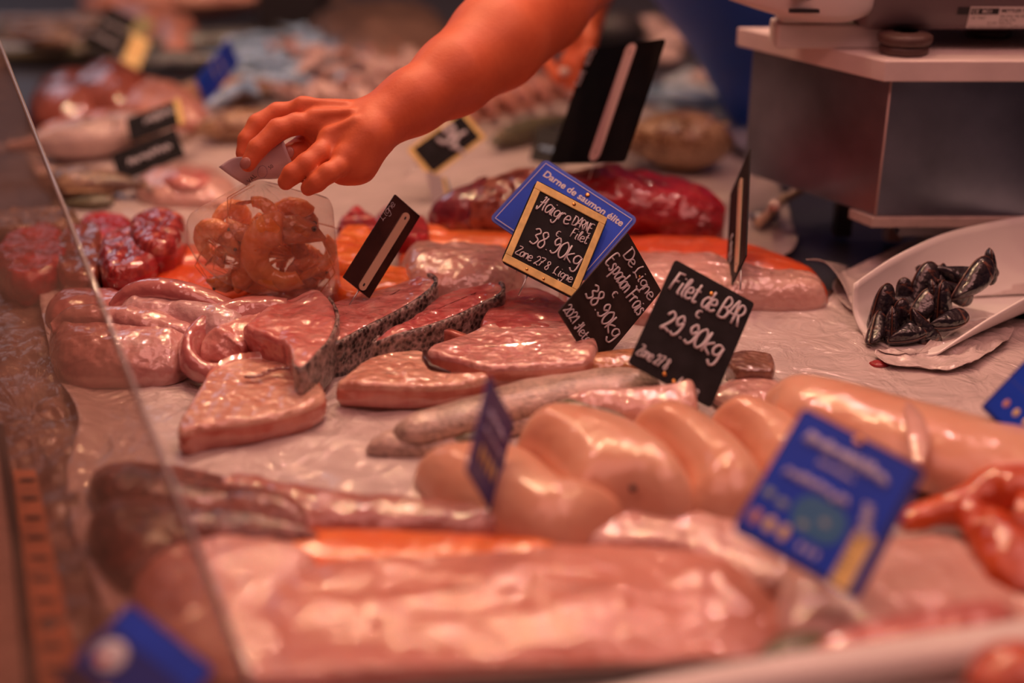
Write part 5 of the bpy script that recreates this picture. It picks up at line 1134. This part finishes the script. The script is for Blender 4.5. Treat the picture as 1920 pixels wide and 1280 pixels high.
# ------------------------------------------------------------------ bag with cooked shrimps
YB = 1.225
bm_ = bpy.data.materials.new('clear_bag'); bm_.use_nodes = True; nt = bm_.node_tree; nt.nodes.clear(); L = nt.links.new
out = node(nt, 'ShaderNodeOutputMaterial'); tr_ = node(nt, 'ShaderNodeBsdfTransparent'); tr_.inputs[0].default_value = (1, .99, .98, 1)
gl_ = node(nt, 'ShaderNodeBsdfGlossy'); gl_.inputs['Roughness'].default_value = .10; fr = schlick(nt, .05)
t_ = node(nt, 'ShaderNodeTexCoord'); n_ = node(nt, 'ShaderNodeTexNoise'); n_.inputs['Scale'].default_value = 60; n_.inputs['Detail'].default_value = 3; n_.inputs['Distortion'].default_value = 2; L(t_.outputs['Object'], n_.inputs['Vector'])
bp = node(nt, 'ShaderNodeBump'); bp.inputs['Strength'].default_value = 1.0; bp.inputs['Distance'].default_value = .004; L(n_.outputs['Fac'], bp.inputs['Height'])
L(bp.outputs[0], gl_.inputs['Normal'])
m1 = node(nt, 'ShaderNodeMixShader'); L(fr.outputs[0], m1.inputs[0]); L(tr_.outputs[0], m1.inputs[1]); L(gl_.outputs[0], m1.inputs[2])
df = node(nt, 'ShaderNodeBsdfDiffuse'); df.inputs[0].default_value = (.95, .74, .64, 1); tl_ = node(nt, 'ShaderNodeBsdfTranslucent'); tl_.inputs[0].default_value = (.95, .74, .64, 1)
ad = node(nt, 'ShaderNodeMixShader'); ad.inputs[0].default_value = .5; L(df.outputs[0], ad.inputs[1]); L(tl_.outputs[0], ad.inputs[2])
m2 = node(nt, 'ShaderNodeMixShader'); m2.inputs[0].default_value = .20; L(m1.outputs[0], m2.inputs[1]); L(ad.outputs[0], m2.inputs[2]); L(m2.outputs[0], out.inputs[0])
bag = thing('plastic_bag', 'clear plastic bag of cooked shrimps held up by the hand', 'bag', VY(500, 548, YB))
ol = [(478, 338), (440, 352), (395, 378), (356, 402), (350, 440), (362, 472), (385, 500), (430, 530), (490, 550), (560, 552), (636, 548), (637, 520), (630, 450), (622, 384), (600, 368), (560, 358), (520, 345)]
P_ = [VY(a, b, YB) for a, b in ol]; O = catmull([(p.x, p.z) for p in P_], 140, True); nk = VY(482, 338, YB); cx, czz = VY(490, 450, YB).x, VY(490, 450, YB).z
V = []; Fc = []; n = 140; R = 34
for sg in (-1, 1):
    for j in range(R + 1):
        r = 1 - j / R * .985
        for i, o in enumerate(O):
            x = cx + (o[0] - cx) * r; z = czz + (o[1] - czz) * r
            dx, dz = x - nk.x, z - nk.z; dist = math.hypot(dx, dz); an = math.atan2(dx, -dz)
            wr2 = .0060 * math.sin(an * 17 + 2.2 * nz((x, z, sg), 25)) * math.exp(-dist / .055) * min(1, dist / .012)
            wr2 += .0042 * (1 - abs(nz((x, z, sg * 3), 38)) * 3) * min(1, (1 - r) * 8)
            wide = min(1, dist / .05)
            y = YB + sg * (.034 * wide * math.sqrt(max(0, 1 - r ** 2.4)) + .0004) + wr2
            V.append(Vector((x, y, z)))
base = (R + 1) * n
for s in (0, 1):
    for j in range(R):
        for i in range(n):
            f = (s * base + j * n + i, s * base + j * n + (i + 1) % n, s * base + (j + 1) * n + (i + 1) % n, s * base + (j + 1) * n + i); Fc.append(f if s == 0 else f[::-1])
mesh('pouch', V, Fc, bm_, bag)
# gathered top with printed film
V = []; Fc = []
edge_a = [VY(412, 312, YB - .006), VY(440, 332, YB - .002), VY(470, 345, YB)]; edge_b = [VY(462, 282, YB - .01), VY(500, 300, YB), VY(545, 330, YB + .004)]
tl0, tr0, bl0, br0 = VY(410, 313, YB - .008), VY(532, 268, YB - .008), VY(462, 348, YB), VY(556, 318, YB + .0)
for i in range(21):
    for j in range(13):
        u, v = i / 20, j / 12; p = tl0 * (1 - u) * (1 - v) + tr0 * u * (1 - v) + bl0 * (1 - u) * v + br0 * u * v
        p.y += .0035 * math.sin(u * 9 + v * 2) * (1 - v * .5) - .004 * math.sin(v * 3); p.z += .003 * math.sin(u * 7); V.append(p)
for i in range(20):
    for j in range(12): Fc.append((i * 13 + j, (i + 1) * 13 + j, (i + 1) * 13 + j + 1, i * 13 + j + 1))
film = plain('printed_film', (.60, .47, .50), rough=.2, coat=.6)
tp = mesh('printed_top', V, Fc, film, bag); s_ = tp.modifiers.new('t', 'SOLIDIFY'); s_.thickness = .0005
def filmtext(txt, px, py, size, ang):
    cu = bpy.data.curves.new('t', 'FONT'); cu.body = txt; cu.size = size; o = bpy.data.objects.new('t', cu); me = bpy.data.meshes.new_from_object(o); bpy.data.objects.remove(o)
    b = VY(px, py, YB - .0125); ca, sa = math.cos(ang), math.sin(ang); V = [b + Vector((v.co.x * ca - v.co.y * sa, 0, v.co.x * sa + v.co.y * ca)) for v in me.vertices]; Fc = [tuple(p.vertices) for p in me.polygons]; bpy.data.meshes.remove(me)
    mesh('print', V, Fc, M['ink'], tp, smooth=False)
filmtext('VAL', 468, 344, .006, .75); filmtext('50', 506, 318, .005, .6)
mesh('print_ring', *tube([VY(492 + 9 * math.cos(a), 322 - 9 * math.sin(a) * 1.3, YB - .0125) for a in [k * .5 for k in range(14)]], .0003, 6), plain('grey_print', (.25, .2, .25), rough=.6), tp)

shm = flesh('shrimp_shell', (.95, .26, .05), (1, .42, .12), (1, .55, .28), scale=50, bump=.4, bs=300, coat=.8, sss=.15, fibre=.3)
shead = flesh('shrimp_head', (.40, .09, .03), (.80, .28, .08), (.85, .45, .22), scale=60, bump=.5, bs=300, coat=.8)
def make_shrimp(label, loc):
    t = thing('shrimp', label, 'shrimp', loc, 'shrimps in the bag'); Lc = Vector(loc)
    R0 = .019; na, nr = 56, 18; V = []; Fc = []
    def cen(a): return Vector((R0 * math.cos(a), 0, R0 * math.sin(a)))
    a0, a1 = math.radians(80), math.radians(300)
    for i in range(na):
        f = i / (na - 1); a = a0 + (a1 - a0) * f; c = cen(a); rad = Vector((math.cos(a), 0, math.sin(a)))
        r = (.0112 - .0062 * f) * (1 + .07 * (1 - (f * 7) % 1)) * min(1, .35 + f * 12)
        for k in range(nr):
            an = 2 * math.pi * k / nr; V.append(Lc + c + (rad * math.cos(an) * 1.1 + Vector((0, 1, 0)) * math.sin(an) * .85) * r)
    for i in range(na - 1):
        for k in range(nr): Fc.append((i * nr + k, i * nr + (k + 1) % nr, (i + 1) * nr + (k + 1) % nr, (i + 1) * nr + k))
    Fc.append(tuple(range(nr))[::-1]); Fc.append(tuple((na - 1) * nr + k for k in range(nr)))
    mesh('body', V, Fc, shm, t)
    h0 = Lc + cen(a0); mesh('head', *tube([h0 + Vector((-.002, 0, -.001)), h0 + Vector((.006, 0, -.001)), h0 + Vector((.016, 0, -.004)), h0 + Vector((.025, 0, -.009))], [.0096, .0100, .0072, .0012], 14), shead, t)
    e_ = Lc + cen(a1); d = Vector((-math.sin(a1), 0, math.cos(a1)))
    for sp in (-.5, 0, .5):
        dd = (d + Vector((0, sp, 0))).normalized(); mesh('tail_fin', *ellipsoid(e_ + dd * .008, dd * .010, dd.cross(Vector((1, 0, 0))).normalized() * .0034, Vector((.0012, 0, 0)), 12, 8), shead, t)
    for k in range(5):
        a = a0 + (a1 - a0) * (.08 + .13 * k); c = cen(a) * .62; mesh('leg', *tube([Lc + c, Lc + c * .55, Lc + c * .35 + Vector((.004, .002, -.002))], [.0016, .0011, .0005], 6), shm, t)
    for s in (-1, 1): mesh('antenna', *tube([h0 + Vector((.022, s * .002, -.006)), h0 + Vector((.03, s * .008, -.03)), h0 + Vector((.012, s * .010, -.052))], .0004, 5), shead, t)
    for s in (-1, 1): mesh('eye', *ellipsoid(h0 + Vector((.018, s * .0055, .0005)), Vector((.002, 0, 0)), Vector((0, .002, 0)), Vector((0, 0, .002)), 8, 6), M['eye'], t)
    return t
SHR = [(532, 478, -.014, 0, 0, 25, 1.5, 'largest orange shrimp curled at the lower right of the bag'),
 (405, 458, -.006, 10, 40, -60, .95, 'shrimp at the far left inside the bag'), (455, 480, .002, -20, 150, 30, .9, 'darker shrimp low in the left half of the bag'),
 (478, 412, -.008, 20, 200, -30, .95, 'shrimp at the top centre of the bag'), (545, 420, .010, 0, 60, 40, .95, 'upright shrimp below the gathered bag neck'),
 (592, 470, .010, 30, 250, -20, .85, 'shrimp half hidden at the right of the bag'), (430, 420, .012, -30, 100, 70, .9, 'shrimp behind the upper left of the bag'),
 (500, 520, .012, 15, 300, -10, .9, 'shrimp lying at the bottom of the bag'), (575, 522, .010, 10, 20, 30, .8, 'shrimp at the lower right corner behind the largest one'),
 (430, 500, .0, 0, 170, 20, .95, 'shrimp at the lower left of the bag'), (515, 440, .014, 0, 330, 20, .9, 'shrimp in the middle behind the largest one'),
 (560, 500, .016, 0, 120, 0, .95, 'shrimp deep in the right half of the bag')]
sp0 = None
for (px, py, dy, rx, ry, rz, s, lb_) in SHR:
    loc = VY(px, py, YB + dy)
    if sp0 is None: sp0 = make_shrimp(lb_, loc); o = sp0
    else: o = dup(sp0, loc, None, lb_)
    o.rotation_euler = (math.radians(rx), math.radians(ry), math.radians(rz) * .3); o.scale = (s, s, s)

# ------------------------------------------------------------------ whole fish and the rear of the counter
def fish_geo(Lf, hgt, thk, skinm, loc, seed=0):
    """fish lying on its side, nose to +X, belly to -Y"""
    Lc = Vector(loc); na, nr = 34, 18; V = []; Fc = []
    prof = [(0, .04), (.05, .32), (.14, .66), (.28, .94), (.42, 1.0), (.60, .82), (.78, .46), (.90, .22), (1, .20)]
    C = catmull(prof, na)
    for c in C:
        x = Lf * (.5 - c[0]); bend = .04 * Lf * math.sin(c[0] * 3 + seed)
        for k in range(nr):
            an = 2 * math.pi * k / nr; V.append(Lc + Vector((x, bend + hgt / 2 * c[1] * math.cos(an), thk / 2 + thk / 2 * (c[1] ** .8) * math.sin(an))))
    for i in range(na - 1):
        for k in range(nr): Fc.append((i * nr + k, i * nr + (k + 1) % nr, (i + 1) * nr + (k + 1) % nr, (i + 1) * nr + k))
    Fc.append(tuple(range(nr))[::-1]); Fc.append(tuple((na - 1) * nr + k for k in range(nr)))
    return V, Fc, .04 * Lf
def make_fish(name, label, Lf, hgt, thk, skinm, finm, loc, group=None, seed=0, detail=True):
    t = thing(name, label, 'fish', loc, group); V, Fc, bd_ = fish_geo(Lf, hgt, thk, skinm, loc, seed); Lc = Vector(loc)
    mesh('body', V, Fc, skinm, t)
    be = bd_ * math.sin(3 + seed); zc = thk / 2
    x0 = -.5 * Lf; P = [(x0 + .02 * Lf, be + .09 * hgt), (x0 - .14 * Lf, be + .48 * hgt), (x0 - .10 * Lf, be), (x0 - .14 * Lf, be - .48 * hgt), (x0 + .02 * Lf, be - .09 * hgt)]
    def flat(nm, P, m, z=zc, th=.0012):
        V = [Lc + Vector((p[0], p[1], z + d)) for d in (-th, th) for p in P]; k = len(P); F_ = [tuple(range(k)), tuple(range(k, 2 * k))[::-1]] + [(i, (i + 1) % k, k + (i + 1) % k, k + i) for i in range(k)]
        return mesh(nm, V, F_, m, t, smooth=False)
    flat('tail_fin', P, finm)
    if detail:
        bb = bd_ * math.sin(.45 * 3 + seed)
        flat('dorsal_fin', [(.18 * Lf, bb + .40 * hgt), (.10 * Lf, bb + .62 * hgt), (-.18 * Lf, bb + .58 * hgt), (-.25 * Lf, bb + .34 * hgt)], finm)
        flat('pectoral_fin', [(.20 * Lf, bb), (.10 * Lf, bb - .20 * hgt), (.04 * Lf, bb - .10 * hgt), (.14 * Lf, bb + .04 * hgt)], finm, z=thk * .97)
        ey = bd_ * math.sin(.1 * 3 + seed) + .08 * hgt
        e_ = mesh('eye_ring', *ellipsoid(Lc + Vector((.40 * Lf, ey, thk * .80)), Vector((hgt * .085, 0, 0)), Vector((0, hgt * .085, 0)), Vector((0, 0, .0022)), 14, 6), M['eyering'], t)
        mesh('pupil', *ellipsoid(Lc + Vector((.40 * Lf, ey, thk * .80 + .0015)), Vector((hgt * .05, 0, 0)), Vector((0, hgt * .05, 0)), Vector((0, 0, .0018)), 12, 6), M['eye'], e_)
        mesh('gill_edge', *tube([Lc + Vector((.27 * Lf + .03 * Lf * math.sin(k / 6 * 3.14), bb + hgt * (.34 - .68 * k / 6), thk * (.78 + .20 * math.sin(k / 6 * 3.14)))) for k in range(7)], .0012, 6), finm, t)
    return t
def place(o, px, py, z, deg, roll=0, pitch=0):
    o.location = G(px, py, z); o.rotation_euler = (math.radians(roll), math.radians(pitch), math.radians(deg)); return o
R1 = random.Random(11)
# big individual fish
for (nm, lb, px, py, z, deg, Lf, hg, tk, m, fm) in [
 ('sea_bream', 'round silver fish with golden back behind the tuna loin, below the apron', 1255, 318, .0, -8, .18, .11, .085, M['gold'], M['silver']),
 ('silver_fish', 'plump pinkish silver fish at the rear left with a dark gill band', 150, 300, .0, 20, .19, .085, .060, M['silver'], M['mottled']),
 ('silver_fish', 'plump pinkish silver fish touching the double black slates', 262, 285, .0, 160, .16, .080, .058, M['silver'], M['mottled']),
 ('mottled_fish', 'brown mottled fish lying before the silver fish at the left', 175, 372, .0, 172, .15, .07, .042, M['mottled'], M['gold']),
 ('brown_fish', 'golden brown fish just beyond the fingers', 470, 262, .0, 215, .17, .07, .050, M['gold'], M['mottled']),
 ('brown_fish', 'beige brown fish beyond the small blue sign', 440, 196, .0, 200, .20, .075, .05, M['gold'], M['dark']),
 ('black_fish', 'long dark green fish lying diagonally left of the tall black card', 1015, 262, .0, 232, .24, .045, .036, M['olive'], M['dark']),
 ('black_fish', 'long black fish at the rear centre, pointing to the black slate', 450, 96, .0, 205, .42, .06, .045, M['dark'], M['dark']),
 ('black_fish', 'second long black fish below the first at the rear', 360, 138, .0, 190, .36, .055, .042, M['dark'], M['dark']),
 ('black_fish', 'short black fish right of the small blue sign', 458, 168, .0, 150, .16, .05, .038, M['dark'], M['dark']),
 ('olive_fish', 'long olive fish at the far left rear', 110, 118, .0, 8, .30, .05, .04, M['olive'], M['olive']),
 ('olive_fish', 'dark green fish tip between mottled fish and red tuna', 165, 392, .0, 5, .07, .03, .018, M['olive'], M['olive']),
 ('grey_fish', 'large grey fish under the slate signs at the rear', 40, 78, .0, 15, .24, .06, .04, M['dark'], M['mottled']),
 ('pink_fish', 'large pink and brown fish at the top of the view', 380, 34, .0, 195, .55, .12, .08, M['mullet'], M['gold']),
 ('grey_fish', 'grey slender fish right of the tall black card', 1285, 205, .0, 150, .2, .05, .04, M['silverblue'], M['dark'])]:
    f = make_fish(nm, lb, Lf, hg, tk, m, fm, G(px, py, z), seed=px * .01); f.rotation_euler = (0, 0, math.radians(deg))
# ray
slab('ray', 'broad grey-brown ray at the top centre', 'fish', [(560, 60), (600, 25), (700, 5), (800, 10), (850, 45), (820, 95), (740, 118), (640, 105), (590, 90)], .07, .08, M['grey_ray'], prof='dome', seed=91, amp=.006, nsc=12)
# row of red fish beyond the forearm
mu = None
for i in range(6):
    px, py = 885 + i * 34, 226 - i * 9
    if mu is None: mu = make_fish('red_mullet', 'red mullet in the row beyond the forearm', .15, .05, .045, M['mullet'], M['mullet'], G(px, py, 0), 'red mullets in a row'); o = mu
    else: o = dup(mu, G(px, py, .0))
    o.rotation_euler = (math.radians(-8), 0, math.radians(100 + R1.uniform(-8, 8)))
# silver blue sardines heap
sa = None
pts = []
for i in range(44):
    px = R1.uniform(430, 640); py = R1.uniform(70, 175) - (px - 530) * .12
    pts.append((px, py, R1.uniform(0, .035)))
for px, py, z in pts:
    if sa is None: sa = make_fish('sardine', 'small blue-silver fish in the heap beyond the blue sign', .13, .030, .022, M['silverblue'], M['dark'], G(px, py, z), 'sardines in the rear heap', detail=False); o = sa
    else: o = dup(sa, G(px, py, z))
    o.rotation_euler = (R1.uniform(-.6, .6), R1.uniform(-.25, .25), R1.uniform(0, 6.28))
# pinkish heap
sh = None
for i in range(60):
    px = R1.uniform(535, 800); py = R1.uniform(85, 196)
    if px > 700 and py > 150: py -= 40
    z = R1.uniform(0, .04)
    if sh is None: sh = make_fish('small_fish', 'small pinkish fish in the heap above the wrist', .085, .036, .026, M['shell'], M['mullet'], G(px, py, z), 'pink fish heap', detail=False); o = sh
    else: o = dup(sh, G(px, py, z))
    o.rotation_euler = (R1.uniform(-.9, .9), R1.uniform(-.4, .4), R1.uniform(0, 6.28))
# small fish in the pale tray, rear left
tt = thing('fish_tray', 'pale bluish tray with small fish at the far rear left', 'tray', G(60, 90, 0))
p = [G(-120, 112, .012), G(200, 100, .012), G(230, 28, .012), G(-60, 30, .012)]; V, Fc = hexa([v - Vector((0, 0, .012)) for v in p] + p); mesh('tray_floor', V, Fc, plain('pale_blue_tray', (.42, .46, .52), rough=.4), tt, smooth=False)
sb_ = None
for i in range(12):
    px = R1.uniform(10, 190); py = R1.uniform(50, 95)
    if sb_ is None: sb_ = make_fish('small_dark_fish', 'small dark fish in the pale rear tray', .14, .04, .03, M['mottled'], M['olive'], G(px, py, .014), 'fish in the rear tray', detail=False); o = sb_
    else: o = dup(sb_, G(px, py, .014 + R1.uniform(0, .02)))
    o.rotation_euler = (R1.uniform(-.3, .3), 0, R1.uniform(-.5, .5))
# rear fillets
for i, (lb, ol, th, zt, m) in enumerate([
 ('red-brown fillet heap behind the glass edge, rear left', [(45, 205), (70, 160), (130, 138), (200, 150), (230, 190), (160, 215), (90, 220)], .06, .062, M['redbrown']),
 ('red-brown fillet left of the small blue sign', [(120, 160), (180, 128), (250, 130), (290, 160), (240, 195), (160, 190)], .06, .075, M['redbrown']),
 ('pink fillet with glossy top left of the small blue sign', [(180, 180), (240, 150), (320, 160), (390, 190), (390, 220), (300, 225), (210, 215)], .05, .055, M['mullet']),
 ('pink fillet edge above the double black slates', [(150, 222), (220, 205), (300, 215), (250, 235), (180, 238)], .03, .035, M['pink']),
 ('bright pink fillet in front of the double black slates', [(245, 345), (280, 318), (340, 306), (410, 315), (445, 345), (430, 370), (350, 372), (280, 368)], .03, .032, M['pinkwhite']),
 ('small red streak fillet on the bright pink fillet', [(300, 335), (350, 318), (400, 328), (380, 345), (330, 348)], .012, .036, M['darne']),
 ('pale fillet at the rear left under the round fish', [(60, 250), (110, 232), (180, 240), (170, 262), (90, 275)], .03, .034, M['pinkwhite']),
 ('pink fillet at the top left of the view', [(200, 20), (260, 0), (330, 10), (330, 50), (270, 60), (220, 45)], .05, .06, M['mullet']),
 ('orange-pink fillet by the rear black slate', [(280, 60), (320, 30), (370, 45), (360, 80), (310, 90)], .05, .055, M['mullet']),
 ('dark red scraps behind the brown card', [(690, 425), (720, 398), (760, 400), (770, 420), (730, 435)], .03, .034, M['tuna'])]):
    slab('rear_fillet', lb, 'fish', ol, th, zt, m, prof='dome', seed=100 + i, amp=.005, nsc=22)
# tray and papers on the right rear
sheet('paper_sheet', 'crumpled bluish paper between tall black card and apron', [(1230, 200), (1250, 160), (1310, 150), (1360, 200), (1400, 250), (1410, 290), (1330, 270), (1260, 250)], .006, plain('blue_paper', (.42, .50, .56), rough=.5), wr=.012, n=120, rings=40, seed=31, sc=14, edge=.01)
loft('counter_edge', 'grey-lilac raised counter edge beside the apron', 'edging', [(1330, 235, .02, .012, .012), (1400, 275, .02, .012, .012), (1470, 320, .02, .012, .012)], plain('lilac_grey', (.30, .28, .34), rough=.4), amp=0)
bxk = bevel(mesh('fish_crate', *boxvf(G(500, 40).x, G(500, 40).x + .14, 2.95, 3.15, 0, .10), M['black'], smooth=False), .004); tag(bxk, 'small black crate with pale label at the top centre', 'crate')
bk2 = mesh('black_bag', *ellipsoid(G(1150, 60, .04), Vector((.07, 0, 0)), Vector((0, .05, 0)), Vector((0, 0, .045))), M['black']); tag(bk2, 'black rounded object beyond the tall black card', 'bag')
for i, (px, py, rr_) in enumerate([(1215, 50, .035), (1260, 75, .04), (1240, 105, .03), (1330, 150, .03)]):
    v = G(px, py, .02); V, Fc = ellipsoid(v, Vector((rr_ * 1.4, 0, 0)), Vector((0, rr_, 0)), Vector((0, 0, rr_ * .6)), 24, 14); V = [q + Vector((0, 0, 1)) * .008 * fbm(q, 20, i) for q in V]
    tag(mesh('squid_heap', V, Fc, M['silver']), 'pale squid body beyond the tall black card', 'squid', 'rear squid')
